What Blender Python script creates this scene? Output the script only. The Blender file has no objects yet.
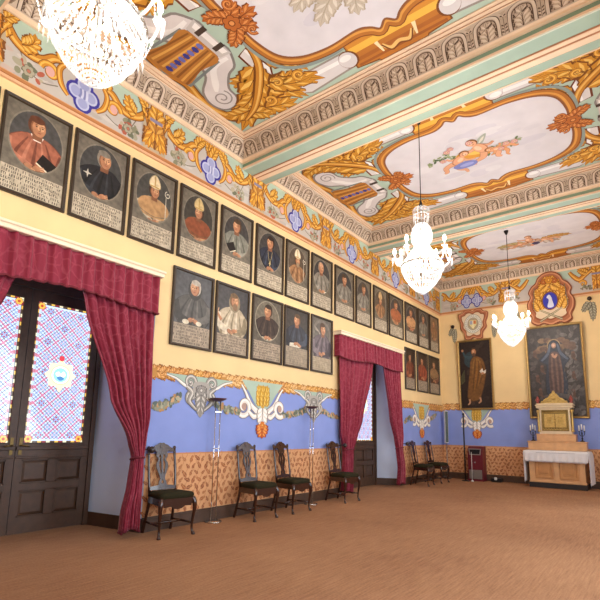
import bpy, math, random
from mathutils import Vector, Matrix
from mathutils.geometry import tessellate_polygon
random.seed(7)
PI = math.pi
sc = bpy.context.scene
COL = sc.collection

# ------------------------------------------------------------------ helpers
def lin(c):
    if isinstance(c, str):
        c = c.lstrip('#'); c = tuple(int(c[i:i+2], 16) / 255 for i in (0, 2, 4))
    return tuple((x / 12.92 if x <= .04045 else ((x + .055) / 1.055) ** 2.4) for x in c[:3])

MATS = {}
def mat(name, color='#808080', rough=.6, metal=0., noise=0., nscale=8., attr=False, bump=0., bscale=40.,
        emit=0., sheen=0., coat=0., spec=.5):
    if name in MATS: return MATS[name]
    m = bpy.data.materials.new(name); m.use_nodes = True
    nt = m.node_tree; b = nt.nodes['Principled BSDF']
    b.inputs['Roughness'].default_value = rough; b.inputs['Metallic'].default_value = metal
    b.inputs['Specular IOR Level'].default_value = spec
    if sheen: b.inputs['Sheen Weight'].default_value = sheen
    if coat: b.inputs['Coat Weight'].default_value = coat
    src = None
    if attr:
        a = nt.nodes.new('ShaderNodeAttribute'); a.attribute_name = 'col'; src = a.outputs['Color']
    if noise:
        tc = nt.nodes.new('ShaderNodeTexCoord'); n = nt.nodes.new('ShaderNodeTexNoise')
        n.inputs['Scale'].default_value = nscale; n.inputs['Detail'].default_value = 6
        nt.links.new(tc.outputs['Object'], n.inputs['Vector'])
        mr = nt.nodes.new('ShaderNodeMapRange')
        mr.inputs['From Min'].default_value = .25; mr.inputs['From Max'].default_value = .75
        mr.inputs['To Min'].default_value = 1 - noise; mr.inputs['To Max'].default_value = 1 + noise
        nt.links.new(n.outputs['Fac'], mr.inputs['Value'])
        mx = nt.nodes.new('ShaderNodeMix'); mx.data_type = 'RGBA'; mx.blend_type = 'MULTIPLY'
        mx.inputs['Factor'].default_value = 1
        if src: nt.links.new(src, mx.inputs['A'])
        else: mx.inputs['A'].default_value = (*lin(color), 1)
        nt.links.new(mr.outputs['Result'], mx.inputs['B'])
        src = mx.outputs['Result']
    if src: nt.links.new(src, b.inputs['Base Color'])
    else: b.inputs['Base Color'].default_value = (*lin(color), 1)
    if emit:
        if src: nt.links.new(src, b.inputs['Emission Color'])
        else: b.inputs['Emission Color'].default_value = (*lin(color), 1)
        b.inputs['Emission Strength'].default_value = emit
    if bump:
        tc = nt.nodes.new('ShaderNodeTexCoord'); n = nt.nodes.new('ShaderNodeTexNoise')
        n.inputs['Scale'].default_value = bscale; n.inputs['Detail'].default_value = 4
        nt.links.new(tc.outputs['Object'], n.inputs['Vector'])
        bp = nt.nodes.new('ShaderNodeBump'); bp.inputs['Strength'].default_value = bump
        bp.inputs['Distance'].default_value = .01
        nt.links.new(n.outputs['Fac'], bp.inputs['Height']); nt.links.new(bp.outputs['Normal'], b.inputs['Normal'])
    MATS[name] = m
    return m

def world_loc(o):
    v = Vector((0, 0, 0))
    while o: v += o.location; o = o.parent
    return v

class MB:
    """collects shapes and links them as ONE mesh object"""
    def __init__(s): s.v = []; s.f = []; s.c = []; s.m = []; s.sm = []
    def add(s, vs, fs, col=None, mi=0, smooth=False):
        k = len(s.v); s.v += [tuple(x) for x in vs]
        for f in fs:
            s.f.append(tuple(i + k for i in f)); s.c.append(col); s.m.append(mi); s.sm.append(smooth)
    def box(s, a, b, col=None, mi=0, bev=0.):
        x0, y0, z0 = [min(p, q) for p, q in zip(a, b)]; x1, y1, z1 = [max(p, q) for p, q in zip(a, b)]
        if not bev:
            vs = [(x0,y0,z0),(x1,y0,z0),(x1,y1,z0),(x0,y1,z0),(x0,y0,z1),(x1,y0,z1),(x1,y1,z1),(x0,y1,z1)]
            s.add(vs, [(0,3,2,1),(4,5,6,7),(0,1,5,4),(1,2,6,5),(2,3,7,6),(3,0,4,7)], col, mi); return
        e = min(bev, (x1-x0)*.45, (y1-y0)*.45, (z1-z0)*.45)
        vs = []
        for z, i in ((z0, e), (z0+e, 0), (z1-e, 0), (z1, e)):
            vs += [(x0+i,y0+i,z),(x1-i,y0+i,z),(x1-i,y1-i,z),(x0+i,y1-i,z)]
        fs = [(3,2,1,0),(12,13,14,15)]
        for r in range(3):
            for j in range(4):
                fs.append((r*4+j, r*4+(j+1)%4, (r+1)*4+(j+1)%4, (r+1)*4+j))
        s.add(vs, fs, col, mi)
    def tube(s, pts, rad, n=8, col=None, mi=0, caps=True, flat=1., smooth=True):
        pts = [Vector(p) for p in pts]
        if not isinstance(rad, (list, tuple)): rad = [rad] * len(pts)
        vs = []; up = None
        for i, p in enumerate(pts):
            t = (pts[min(i+1, len(pts)-1)] - pts[max(i-1, 0)])
            t = t.normalized() if t.length > 1e-9 else Vector((0, 0, 1))
            if up is None:
                up = Vector((0, 0, 1)) if abs(t.z) < .9 else Vector((1, 0, 0))
            a = t.cross(up)
            if a.length < 1e-6: a = t.orthogonal()
            a.normalize(); b = a.cross(t).normalized(); up = b
            for k in range(n):
                w = 2 * PI * k / n
                vs.append(p + rad[i] * (math.cos(w) * a + math.sin(w) * flat * b))
        fs = []
        for i in range(len(pts) - 1):
            for k in range(n):
                fs.append((i*n+k, (i+1)*n+k, (i+1)*n+(k+1) % n, i*n+(k+1) % n))
        if caps:
            fs.append(tuple(range(n))); fs.append(tuple(reversed(range((len(pts)-1)*n, len(pts)*n))))
        s.add(vs, fs, col, mi, smooth)
    def lathe(s, prof, c=(0, 0, 0), n=20, col=None, mi=0, smooth=True):
        vs = []
        for r, z in prof:
            for k in range(n):
                w = 2 * PI * k / n
                vs.append((c[0] + r*math.cos(w), c[1] + r*math.sin(w), c[2] + z))
        fs = []
        for i in range(len(prof) - 1):
            for k in range(n):
                fs.append((i*n+k, i*n+(k+1) % n, (i+1)*n+(k+1) % n, (i+1)*n+k))
        if prof[0][0] > 1e-5: fs.append(tuple(reversed(range(n))))
        if prof[-1][0] > 1e-5: fs.append(tuple(range((len(prof)-1)*n, len(prof)*n)))
        s.add(vs, fs, col, mi, smooth)
    def ball(s, c, r, n=8, m=6, col=None, mi=0, sc_=(1, 1, 1)):
        vs = []
        for i in range(m + 1):
            t = PI * i / m
            for k in range(n):
                w = 2 * PI * k / n
                vs.append((c[0]+r*sc_[0]*math.sin(t)*math.cos(w), c[1]+r*sc_[1]*math.sin(t)*math.sin(w), c[2]-r*sc_[2]*math.cos(t)))
        fs = []
        for i in range(m):
            for k in range(n):
                fs.append((i*n+k, i*n+(k+1) % n, (i+1)*n+(k+1) % n, (i+1)*n+k))
        s.add(vs, fs, col, mi, True)
    def octa(s, c, r, h, col=None, mi=0):
        x, y, z = c
        s.add([(x+r,y,z),(x,y+r,z),(x-r,y,z),(x,y-r,z),(x,y,z+h),(x,y,z-h)],
              [(0,1,4),(1,2,4),(2,3,4),(3,0,4),(1,0,5),(2,1,5),(3,2,5),(0,3,5)], col, mi)
    def extrude(s, outer, holes, O, U, V, N, d, col=None, mi=0):
        """flat shape with holes, thickness d along N"""
        O, U, V, N = map(Vector, (O, U, V, N))
        loops = [outer] + list(holes)
        flat = [p for l in loops for p in l]
        tris = tessellate_polygon([[Vector((p[0], p[1], 0)) for p in l] for l in loops])
        n = len(flat)
        vs = [O + U*p[0] + V*p[1] for p in flat] + [O + U*p[0] + V*p[1] + N*d for p in flat]
        fs = []
        for t in tris:
            a, b, c = [flat[i] for i in t]
            ar = (b[0]-a[0])*(c[1]-a[1]) - (c[0]-a[0])*(b[1]-a[1])
            t = tuple(t) if ar > 0 else tuple(reversed(t))
            fs.append(tuple(i + n for i in t)); fs.append(tuple(reversed(t)))
        k = 0
        for li, l in enumerate(loops):
            ar = sum(l[i][0]*l[(i+1) % len(l)][1] - l[(i+1) % len(l)][0]*l[i][1] for i in range(len(l)))
            ccw = (ar > 0) == (li == 0)
            for i in range(len(l)):
                a, b = k+i, k+(i+1) % len(l)
                fs.append((a, b, b+n, a+n) if ccw else (b, a, a+n, b+n))
            k += len(l)
        s.add(vs, fs, col, mi)
    def build(s, name, mats, parent=None, world=False):
        me = bpy.data.meshes.new(name)
        off = world_loc(parent) if (world and parent) else Vector((0, 0, 0))
        me.from_pydata([tuple(Vector(v) - off) for v in s.v], [], s.f)
        if not isinstance(mats, (list, tuple)): mats = [mats]
        for m in mats: me.materials.append(m)
        me.polygons.foreach_set('material_index', s.m)
        me.polygons.foreach_set('use_smooth', s.sm)
        if any(c is not None for c in s.c):
            ca = me.color_attributes.new('col', 'FLOAT_COLOR', 'CORNER')
            cache = {}; arr = []
            for f, c in zip(s.f, s.c):
                c = c or '#808080'
                if c not in cache: cache[c] = [*lin(c), 1.]
                arr += cache[c] * len(f)
            ca.data.foreach_set('color', arr)
        me.update()
        o = bpy.data.objects.new(name, me); COL.objects.link(o)
        if parent: o.parent = parent
        return o

def thing(name, label, cat, loc=(0, 0, 0), rz=0., group=None):
    o = bpy.data.objects.new(name, None); COL.objects.link(o)
    o.empty_display_size = .1
    o.location = loc; o.rotation_euler = (0, 0, rz); o['label'] = label; o['category'] = cat
    if group: o['group'] = group
    return o
def tag(o, label, cat, group=None):
    o['label'] = label; o['category'] = cat
    if group: o['group'] = group
    return o
def struct(o): o['kind'] = 'structure'; return o
def dup(root, loc=None, rz=None, label=None):
    def cp(o, par):
        c = o.copy(); COL.objects.link(c); c.parent = par
        for ch in list(o.children): cp(ch, c)
        return c
    r = cp(root, None)
    if loc is not None: r.location = loc
    if rz is not None: r.rotation_euler = (0, 0, rz)
    if label: r['label'] = label
    return r

# ------------------------------------------------------------------ flat art (frescoes, canvases, stained glass)
def cr(pts, n=6, closed=False):
    out = []; m = len(pts)
    rng = range(m) if closed else range(m - 1)
    for i in rng:
        if closed: p0, p1, p2, p3 = (pts[(i+k-1) % m] for k in range(4))
        else: p0, p1, p2, p3 = pts[max(i-1, 0)], pts[i], pts[i+1], pts[min(i+2, m-1)]
        for j in range(n):
            t = j / n
            out.append(tuple(.5*((2*p1[a]) + (-p0[a]+p2[a])*t + (2*p0[a]-5*p1[a]+4*p2[a]-p3[a])*t*t + (-p0[a]+3*p1[a]-3*p2[a]+p3[a])*t**3) for a in range(len(p1))))
    if not closed: out.append(tuple(pts[-1]))
    return out
def ell(cx, cy, rx, ry=None, n=20, a0=0., a1=2*PI, rot=0.):
    ry = rx if ry is None else ry
    full = abs(a1 - a0 - 2*PI) < 1e-6
    out = []
    for k in range(n if full else n + 1):
        w = a0 + (a1 - a0) * k / n
        x, y = rx*math.cos(w), ry*math.sin(w)
        out.append((cx + x*math.cos(rot) - y*math.sin(rot), cy + x*math.sin(rot) + y*math.cos(rot)))
    return out
def spiral(cx, cy, r0, r1, a0, turns, n=None):
    n = n or max(10, int(abs(turns) * 16))
    return [(cx + (r0+(r1-r0)*k/n)*math.cos(a0+2*PI*turns*k/n), cy + (r0+(r1-r0)*k/n)*math.sin(a0+2*PI*turns*k/n)) for k in range(n+1)]

class Art(MB):
    def __init__(s, O, U, V, N, base=.002, dz=.00002):
        super().__init__(); s.base = base; s.dz = dz; s.k = 0; s.T = [(1, 0, 0, 1, 0, 0)]; s.surf = None; s.mi = 0
        s.frame(O, U, V, N)
    def frame(s, O, U, V, N):
        s.O, s.U, s.V, s.N = map(Vector, (O, U, V, N)); s.flip = s.U.cross(s.V).dot(s.N) < 0
    def push(s, x=0, y=0, sx=1., sy=None, rot=0.):
        sy = sx if sy is None else sy
        a, b, c, d, e, f = s.T[-1]; co, si = math.cos(rot), math.sin(rot)
        a2, b2, c2, d2 = co*sx, -si*sy, si*sx, co*sy
        s.T.append((a*a2+b*c2, a*b2+b*d2, c*a2+d*c2, c*b2+d*d2, a*x+b*y+e, c*x+d*y+f))
    def pop(s): s.T.pop()
    def back(s, k): s.k = k                      # motifs that do not touch may share a paint level
    def pt(s, p, h):
        a, b, c, d, e, f = s.T[-1]; u = a*p[0]+b*p[1]+e; v = c*p[0]+d*p[1]+f
        if s.surf: return s.surf(u, v, h)
        return s.O + s.U*u + s.V*v + s.N*h
    def emit(s, vs, fs, col, lift=0.):
        s.k += 1; h = s.base + lift + s.k*s.dz
        P = [s.pt(p, h) for p in vs]
        a, b, c, d, e, f = s.T[-1]
        fl = s.flip != ((a*d - b*c) < 0)
        s.add(P, [tuple(reversed(q)) if fl else q for q in fs], col, s.mi)
    def poly(s, pts, col, lift=0.):
        pts = list(pts)
        ar = sum(pts[i][0]*pts[(i+1) % len(pts)][1] - pts[(i+1) % len(pts)][0]*pts[i][1] for i in range(len(pts)))
        if ar < 0: pts.reverse()
        s.emit(pts, [tuple(range(len(pts)))], col, lift)
    def rect(s, x0, y0, x1, y1, col, lift=0.): s.poly([(x0, y0), (x1, y0), (x1, y1), (x0, y1)], col, lift)
    def stroke(s, pts, w, col, n=5, closed=False, off=0., lift=0., raw=False):
        """tapered ribbon along a smooth path; w = number or list of widths along it; off = sideways shift in half widths"""
        P = list(pts) if raw else cr(pts, n, closed)
        if closed: P = P + [P[0]]
        m = len(P)
        ws = w if isinstance(w, (list, tuple)) else [w]
        def wt(t):
            x = t*(len(ws)-1); i = min(int(x), len(ws)-2) if len(ws) > 1 else 0
            return ws[0] if len(ws) == 1 else ws[i] + (ws[i+1]-ws[i])*(x-i)
        vs = []
        for i, p in enumerate(P):
            q0, q1 = P[max(i-1, 0)], P[min(i+1, m-1)]
            if closed and i in (0, m-1): q0, q1 = P[m-2], P[1]
            dx, dy = q1[0]-q0[0], q1[1]-q0[1]; l = math.hypot(dx, dy) or 1
            nx, ny = -dy/l, dx/l; h = wt(i/(m-1))/2
            ox, oy = p[0]+nx*h*off, p[1]+ny*h*off
            vs += [(ox-nx*h, oy-ny*h), (ox+nx*h, oy+ny*h)]
        s.emit(vs, [(2*i, 2*i+2, 2*i+3, 2*i+1) for i in range(m-1)], col, lift)
    def band(s, pts, w, cols=('#7d4a1e', '#c9862f', '#e9b860'), n=5, closed=False, raw=False):
        """painted scroll: dark edge, body, light streak"""
        ws = w if isinstance(w, (list, tuple)) else [w]
        e = max(ws)*.14
        s.stroke(pts, [x+2*e for x in ws], cols[0], n, closed, raw=raw)
        s.stroke(pts, list(ws), cols[1], n, closed, raw=raw)
        s.stroke(pts, [x*.34 for x in ws], cols[2], n, closed, off=.7, raw=raw)
    def leaf(s, p0, p1, bend=0., width=.1, n=5, cols=('#7d4a1e', '#cf8f30', '#ecbf62'), ang=.85):
        """acanthus leaf: toothed lobes on a bent rib, dark edge, lit lobes"""
        dx, dy = p1[0]-p0[0], p1[1]-p0[1]; L = math.hypot(dx, dy) or 1e-6; nx, ny = -dy/L, dx/L
        c = ((p0[0]+p1[0])/2 + nx*bend*2, (p0[1]+p1[1])/2 + ny*bend*2)
        def sp(t): return tuple((1-t)**2*p0[a] + 2*t*(1-t)*c[a] + t*t*p1[a] for a in (0, 1))
        def at(t, off, fw=0.):
            a = math.atan2(*[2*(1-t)*(c[q]-p0[q]) + 2*t*(p1[q]-c[q]) for q in (1, 0)]); p = sp(t)
            return (p[0] + fw*math.cos(a) - off*math.sin(a), p[1] + fw*math.sin(a) + off*math.cos(a))
        st = .88/n; lt = L*st
        def prof(t): return width*(.42 + .78*math.sin(PI*min(1, .18+.80*t))**.8)*(1-.30*t)
        def side(sg, k):
            o = []
            for i in range(n):
                t = .02+st*i; w = prof(t+st*.5)*k; f = lt*1.0
                o += [at(t, sg*w*.34), at(t+st*.12, sg*w*.72, -f*.04), at(t+st*.30, sg*w*.80, f*.02), at(t+st*.36, sg*w*1.06, f*.10), at(t+st*.58, sg*w*.98, f*.34), at(t+st*.66, sg*w*1.02, f*.58), at(t+st*.80, sg*w*.70, f*.52), at(t+st*.86, sg*w*.62, f*.30), at(t+st*.93, sg*w*.36, f*.02)]
            return o
        def outline(k):
            return side(1, k) + [at(.92, width*.30*k), at(1, width*.10*k, L*.03*k), at(1, 0, L*.07*k), at(.97, -width*.2*k), at(.92, -width*.3*k)] + side(-1, k)[::-1]
        e = .10
        s.poly(outline(1+e), cols[0]); s.poly(outline(.96-e*.3), cols[1])
        for i in range(n):
            t = .02+st*i; w = prof(t+st*.5)
            for sg in (1, -1):
                s.stroke([at(t+st*.1, sg*w*.10), at(t+st*.42, sg*w*.48, lt*.12), at(t+st*.62, sg*w*.84, lt*.36)], [w*.12, w*.34, w*.08], cols[2], 3)
                s.stroke([at(t+st*.02, sg*w*.06), at(t+st*.75, sg*w*.34, lt*.15)], [w*.055, w*.02], cols[0], 2)
        s.stroke([sp(q/6) for q in range(7)], [width*.16, width*.10, width*.03], cols[0], raw=True)
    def volute(s, cx, cy, r, a0, turns, w, cols, tail=None):
        P = spiral(cx, cy, r*.12, r, a0, turns)
        if tail: P += cr([P[-1]] + list(tail), 6)[1:]
        s.band(P, [w*.35, w*.7, w, w], cols, raw=True)
        s.poly(ell(cx, cy, r*.2), cols[0]); s.poly(ell(cx, cy, r*.15), cols[2])
    def rosette(s, cx, cy, r, cols, n=6):
        for k in range(n): s.poly(ell(cx+r*.55*math.cos(2*PI*k/n), cy+r*.55*math.sin(2*PI*k/n), r*.42, n=10), cols[0])
        for k in range(n): s.poly(ell(cx+r*.55*math.cos(2*PI*k/n), cy+r*.55*math.sin(2*PI*k/n), r*.33, n=10), cols[1])
        s.poly(ell(cx, cy, r*.36, n=10), cols[0]); s.poly(ell(cx, cy, r*.26, n=10), cols[2])
    def blobs(s, cx, cy, rx, ry, n, r, cols, rnd):
        for i in range(n):
            a = rnd.random()*2*PI; q = math.sqrt(rnd.random())
            s.poly(ell(cx+rx*q*math.cos(a), cy+ry*q*math.sin(a), r*(.6+.8*rnd.random()), r*(.4+.6*rnd.random()), 9, rot=rnd.random()*3), rnd.choice(cols))

PAINT = mat('fresco_paint', rough=.75, attr=True, noise=.07, nscale=3.5, spec=.25)
OILPAINT = mat('oil_paint_canvas', rough=.45, attr=True, noise=.34, nscale=16, spec=.3)

# palette of the frescoes
GD, GM, GL = '#86522a', '#d08f32', '#edbb58'
GOLD = (GD, GM, GL)
BRN = ('#70391c', '#b8682f', '#d99252')
STN = ('#8e7c70', '#d8cec8', '#efe8e2')
GRY = ('#5e5a58', '#9a958e', '#d3cec4')
MINT, MINTD = '#b4c8b6', '#a0b6a4'
WHT, FIELD = '#d9d2d0', '#dad5d8'
CREAM, BLINE = '#eed3b3', '#b27a56'
BULB_E, DAY_P, GLOW_P, EXPO = 760., 140., 4., .12
# ------------------------------------------------------------------ dimensions (metres)
RX, YD, YF, H = 6.06, 13.65, -2.6, 5.9          # room width, far wall, wall behind, ceiling
ZD, ZB, ZF, ZC = .94, 1.98, 4.84, 5.62          # dado, blue band, frieze foot, frieze top
BEAMS = [(.8, 1.38), (5.0, 5.58), (9.2, 9.78)]
DOORS = [(.605, 3.29, .52, 3.53, -.95), (8.44, 10.40, 8.0, 10.72, -.52)]   # leaf span, opening span at the wall face, leaf plane
ZO, XD = 3.12, -.95

m_yel = mat('cream_wall_paint', '#e7ca96', .8, noise=.05, nscale=2.2, spec=.2)
m_blue = mat('blue_wall_paint', '#8899d4', .8, noise=.06, nscale=2.5, spec=.2)
m_reveal = mat('reveal_plaster_daylight_tint', '#d0def8', .8, noise=.04, nscale=2, spec=.2)  # cool daylight from the doors is put into the white plaster's colour
m_dado = mat('dado_paper_ground', '#d6a275', .8, noise=.06, nscale=5, spec=.2)
m_wood = mat('dark_stained_wood', '#4a3426', .5, noise=.25, nscale=12, bump=.15, bscale=60)
m_plast = mat('ceiling_plaster', '#cfc3b6', .8)

def wall_cells(mb, ys, zs, fn, skip, zmat):
    for y0, y1 in zip(ys, ys[1:]):
        for z0, z1 in zip(zs, zs[1:]):
            ym, zm = (y0+y1)/2, (z0+z1)/2
            if skip(ym, zm): continue
            mb.add([fn(y0, z0), fn(y1, z0), fn(y1, z1), fn(y0, z1)], [(0, 1, 2, 3)], None, zmat(zm))
def zmat(z): return 0 if z < ZD else 1 if z < ZB else 2 if z < ZF else 3
WM = [m_dado, m_blue, m_yel, m_plast, m_reveal]
# left wall with its two deep door openings
mb = MB()
ys = sorted({YF, YD, *[d[2] for d in DOORS], *[d[3] for d in DOORS]})
wall_cells(mb, ys, [0, ZD, ZB, ZO, ZF, H+.3], lambda y, z: (0, y, z),
           lambda y, z: z < ZO and any(d[2] < y < d[3] for d in DOORS), zmat)
for a, b, c, d, xd in DOORS:                      # splayed reveals, white plaster tinted with cool daylight
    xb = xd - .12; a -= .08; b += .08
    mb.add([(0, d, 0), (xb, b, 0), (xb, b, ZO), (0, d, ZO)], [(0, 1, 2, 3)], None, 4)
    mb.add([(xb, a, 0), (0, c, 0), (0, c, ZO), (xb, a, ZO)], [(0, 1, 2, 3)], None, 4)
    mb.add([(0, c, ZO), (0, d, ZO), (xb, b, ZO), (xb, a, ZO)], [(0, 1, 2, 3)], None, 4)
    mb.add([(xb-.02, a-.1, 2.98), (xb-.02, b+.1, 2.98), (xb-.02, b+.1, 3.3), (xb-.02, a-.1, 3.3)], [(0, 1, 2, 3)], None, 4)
wall_left = struct(mb.build('wall_left', WM))
mb = MB()
wall_cells(mb, [0, RX], [0, ZD, ZB, ZF, H+.3], lambda x, z: (x, YD, z), lambda y, z: False, zmat)
wall_back = struct(mb.build('wall_back', WM))
# the walls the photo does not see: right wall with two tall windows, wall behind
WIN = [(.9, 2.9), (4.2, 6.2), (8.3, 10.3)]
mb = MB()
ys = sorted({YF, YD, *[w for p in WIN for w in p]})
wall_cells(mb, ys, [0, ZD, ZB, 3.3, ZF, H+.3], lambda y, z: (RX, y, z), lambda y, z: ZD < z < 3.3 and any(p[0] < y < p[1] for p in WIN), zmat)
wall_right = struct(mb.build('wall_right', WM))
mb = MB()
wall_cells(mb, [0, RX], [0, ZD, ZB, ZF, H+.3], lambda x, z: (x, YF, z), lambda y, z: False, zmat)
wall_front = struct(mb.build('wall_front', WM))
for i, (a, b) in enumerate(WIN):
    mb = MB()
    for y in (a, (a+b)/2-.03, b-.06): mb.box((RX, y, ZD), (RX+.06, y+.06, 3.3))
    for z in (ZD, 2.1, 3.24): mb.box((RX+.005, a, z), (RX+.055, b, z+.06))
    struct(mb.build('window_%d' % (i+1), m_wood))
# floor: ribbed beige carpet
def carpet_mat():
    m = bpy.data.materials.new('ribbed_carpet'); m.use_nodes = True; nt = m.node_tree; b = nt.nodes['Principled BSDF']
    b.inputs['Roughness'].default_value = .95; b.inputs['Specular IOR Level'].default_value = .1
    tc = nt.nodes.new('ShaderNodeTexCoord')
    def noise(scale, detail, vec=None):
        n = nt.nodes.new('ShaderNodeTexNoise'); n.inputs['Scale'].default_value = scale; n.inputs['Detail'].default_value = detail
        nt.links.new(vec or tc.outputs['Object'], n.inputs['Vector']); return n.outputs['Fac']
    mp = nt.nodes.new('ShaderNodeMapping'); mp.inputs['Scale'].default_value = (42, 2.4, 1)
    mp.inputs['Rotation'].default_value = (0, 0, .12)
    nt.links.new(tc.outputs['Object'], mp.inputs['Vector'])
    rib = noise(1.4, 5, mp.outputs['Vector']); big = noise(.8, 3); fine = noise(55, 5)
    def math_(op, a, c):
        n = nt.nodes.new('ShaderNodeMath'); n.operation = op
        for i, x in enumerate((a, c)):
            if isinstance(x, (int, float)): n.inputs[i].default_value = x
            else: nt.links.new(x, n.inputs[i])
        return n.outputs[0]
    t = math_('ADD', math_('MULTIPLY', rib, .45), math_('ADD', math_('MULTIPLY', big, .3), math_('MULTIPLY', fine, .35)))
    r = nt.nodes.new('ShaderNodeValToRGB'); e = r.color_ramp.elements
    e[0].position = .36; e[0].color = (*lin('#845c44'), 1); e[1].position = .74; e[1].color = (*lin('#b48864'), 1)
    nt.links.new(t, r.inputs['Fac']); nt.links.new(r.outputs['Color'], b.inputs['Base Color'])
    bp = nt.nodes.new('ShaderNodeBump'); bp.inputs['Strength'].default_value = .35; bp.inputs['Distance'].default_value = .006
    nt.links.new(math_('ADD', fine, rib), bp.inputs['Height']); nt.links.new(bp.outputs['Normal'], b.inputs['Normal'])
    return m
mb = MB()
mb.add([(XD-.3, YF, 0), (RX, YF, 0), (RX, YD, 0), (XD-.3, YD, 0)], [(0, 1, 2, 3)])
floor_ = struct(mb.build('floor', carpet_mat()))
# baseboards
mb = MB()
def bb_left(mb, y0, y1): mb.box((0, y0, 0), (.025, y1, .155)); mb.box((0, y0, .155), (.014, y1, .175))
bb_left(mb, YF, DOORS[0][2]); bb_left(mb, DOORS[0][3], DOORS[1][2]); bb_left(mb, DOORS[1][3], YD)
for a, b, c, d, xd in DOORS:
    for (p, q) in (((0, d), (xd, b+.075)), ((xd, a-.075), (0, c))):
        s_ = -1 if p[0] == 0 else 1
        vs = []
        for z in (0, .165):
            vs += [(p[0], p[1], z), (q[0], q[1], z), (q[0], q[1]+s_*.02*(1 if p[0]==0 else 1), z), (p[0], p[1]+s_*.02, z)]
        mb.add(vs, [(0,1,2,3),(4,5,6,7),(0,1,5,4),(1,2,6,5),(2,3,7,6),(3,0,4,7)])
struct(mb.build('baseboard_left', m_wood))
mb = MB(); mb.box((0, YD-.025, 0), (RX, YD, .155)); mb.box((0, YD-.014, .155), (RX, YD, .175)); struct(mb.build('baseboard_back', m_wood))
# ceiling slab
mb = MB(); mb.add([(0, YF, H), (0, YD, H), (RX, YD, H), (RX, YF, H)], [(0, 1, 2, 3)], MINT)
ceiling = struct(mb.build('ceiling', PAINT))

# ---- beams and carved cornices
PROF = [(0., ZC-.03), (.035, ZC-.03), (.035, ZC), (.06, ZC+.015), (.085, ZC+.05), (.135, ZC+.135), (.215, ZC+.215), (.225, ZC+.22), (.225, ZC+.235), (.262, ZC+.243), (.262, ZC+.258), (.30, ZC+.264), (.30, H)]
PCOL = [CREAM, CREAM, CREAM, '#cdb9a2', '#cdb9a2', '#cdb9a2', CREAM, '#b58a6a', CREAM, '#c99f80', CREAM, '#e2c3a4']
DK = '#5d4838'  # dark of the carved recesses, shade painted into the ornament
def cornice(name, A, B, inward, miter=(1, 1)):
    """swept profile from A to B (plan points on the wall face), inward = plan direction into the bay; carved leaf ornament on the cove"""
    A, B, w = Vector((*A, 0)), Vector((*B, 0)), Vector((*inward, 0)); d = (B-A); L = d.length; d.normalize()
    def P(sg, i): # end point with mitre
        o, z = PROF[i]
        base = A + d*o*miter[0] if sg == 0 else B - d*o*miter[1]
        return base + w*o + Vector((0, 0, z))
    mb = Art((0, 0, 0), (1, 0, 0), (0, 1, 0), (0, 0, 1), base=.001, dz=.00002)
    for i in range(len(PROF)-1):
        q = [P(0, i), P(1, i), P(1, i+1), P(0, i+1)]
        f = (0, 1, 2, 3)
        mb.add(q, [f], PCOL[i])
    # carved band: mapped onto the cove between profile points 3..6
    cv = PROF[3:7]; seg = [math.dist(cv[i], cv[i+1]) for i in range(3)]; tot = sum(seg)
    def surf(u, v, h):
        t = max(0, min(1, v))*tot; i = 0
        while i < 2 and t > seg[i]: t -= seg[i]; i += 1
        a, b = cv[i], cv[i+1]; f = t/seg[i]
        o = a[0]+(b[0]-a[0])*f; z = a[1]+(b[1]-a[1])*f
        nx, nz = (b[1]-a[1])/seg[i], -(b[0]-a[0])/seg[i]
        return A + d*u + w*(o+nx*h) + Vector((0, 0, z+nz*h))
    mb.surf = surf
    per = .36; n = max(1, round((L-.2)/per)); per = (L-.2)/n
    LT, MD = '#d6c3ad', '#a98f76'
    rnd = random.Random(len(name)*7+int(L*10))
    for k in range(n):
        c = .1 + per*(k+.5); mb.back(0)
        mb.push(c, 0, per, 1)
        def arch(r, top): return [(-r, .04), (-r, top*.6), (-r*.78, top*.88), (0, top), (r*.78, top*.88), (r, top*.6), (r, .04)]
        mb.poly(arch(.33, .90), '#b39c86', .004); mb.poly([(.40, .03), (.60, .03), (.6, .9), (.4, .9)], '#b8a38c', .004)  # darker fills paint the recess shade inside and between the arches
        mb.stroke(arch(.34, .93), .085, LT, 4, lift=.012)
        mb.stroke(arch(.39, .97), .03, DK, 4, lift=.006); mb.stroke(arch(.28, .84), .03, DK, 4, lift=.006)
        mb.base = .006; mb.push(0, 0, 1, 1); mb.leaf((0, .05), (0, .80), 0, .23, 4, (DK, '#c3ad95', '#dccab4'), .9); mb.pop(); mb.base = .001
        # dart leaf between the arches
        mb.poly([(.43, .04), (.57, .04), (.59, .55), (.61, .92), (.5, .76), (.39, .92), (.41, .55)], '#cfbaa3', .010); mb.stroke([(.5, .06), (.5, .72)], .015, DK, 2, lift=.012)
        for j in range(6):
            y = .08+.125*j+.02*rnd.random()
            for sg in (-1, 1): mb.poly([(.5+sg*.02, y), (.5+sg*.09, y+.04), (.5+sg*.07, y+.085), (.5+sg*.02, y+.05)], DK, .012)
        mb.pop()
    return mb
NB = 0
def put_trim(mb, name):
    return struct(mb.build(name, PAINT))
BAYS = [(1.38, 5.0), (5.58, 9.2), (9.78, YD)]
tn = 1
for (y0, y1) in BAYS:
    for A, B, w in (((0, y0), (0, y1), (1, 0)), ((0, y1), (RX, y1), (0, -1)), ((RX, y1), (RX, y0), (-1, 0)), ((RX, y0), (0, y0), (0, 1))):
        put_trim(cornice('c', A, B, w), 'trim_%d' % tn); tn += 1
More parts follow.
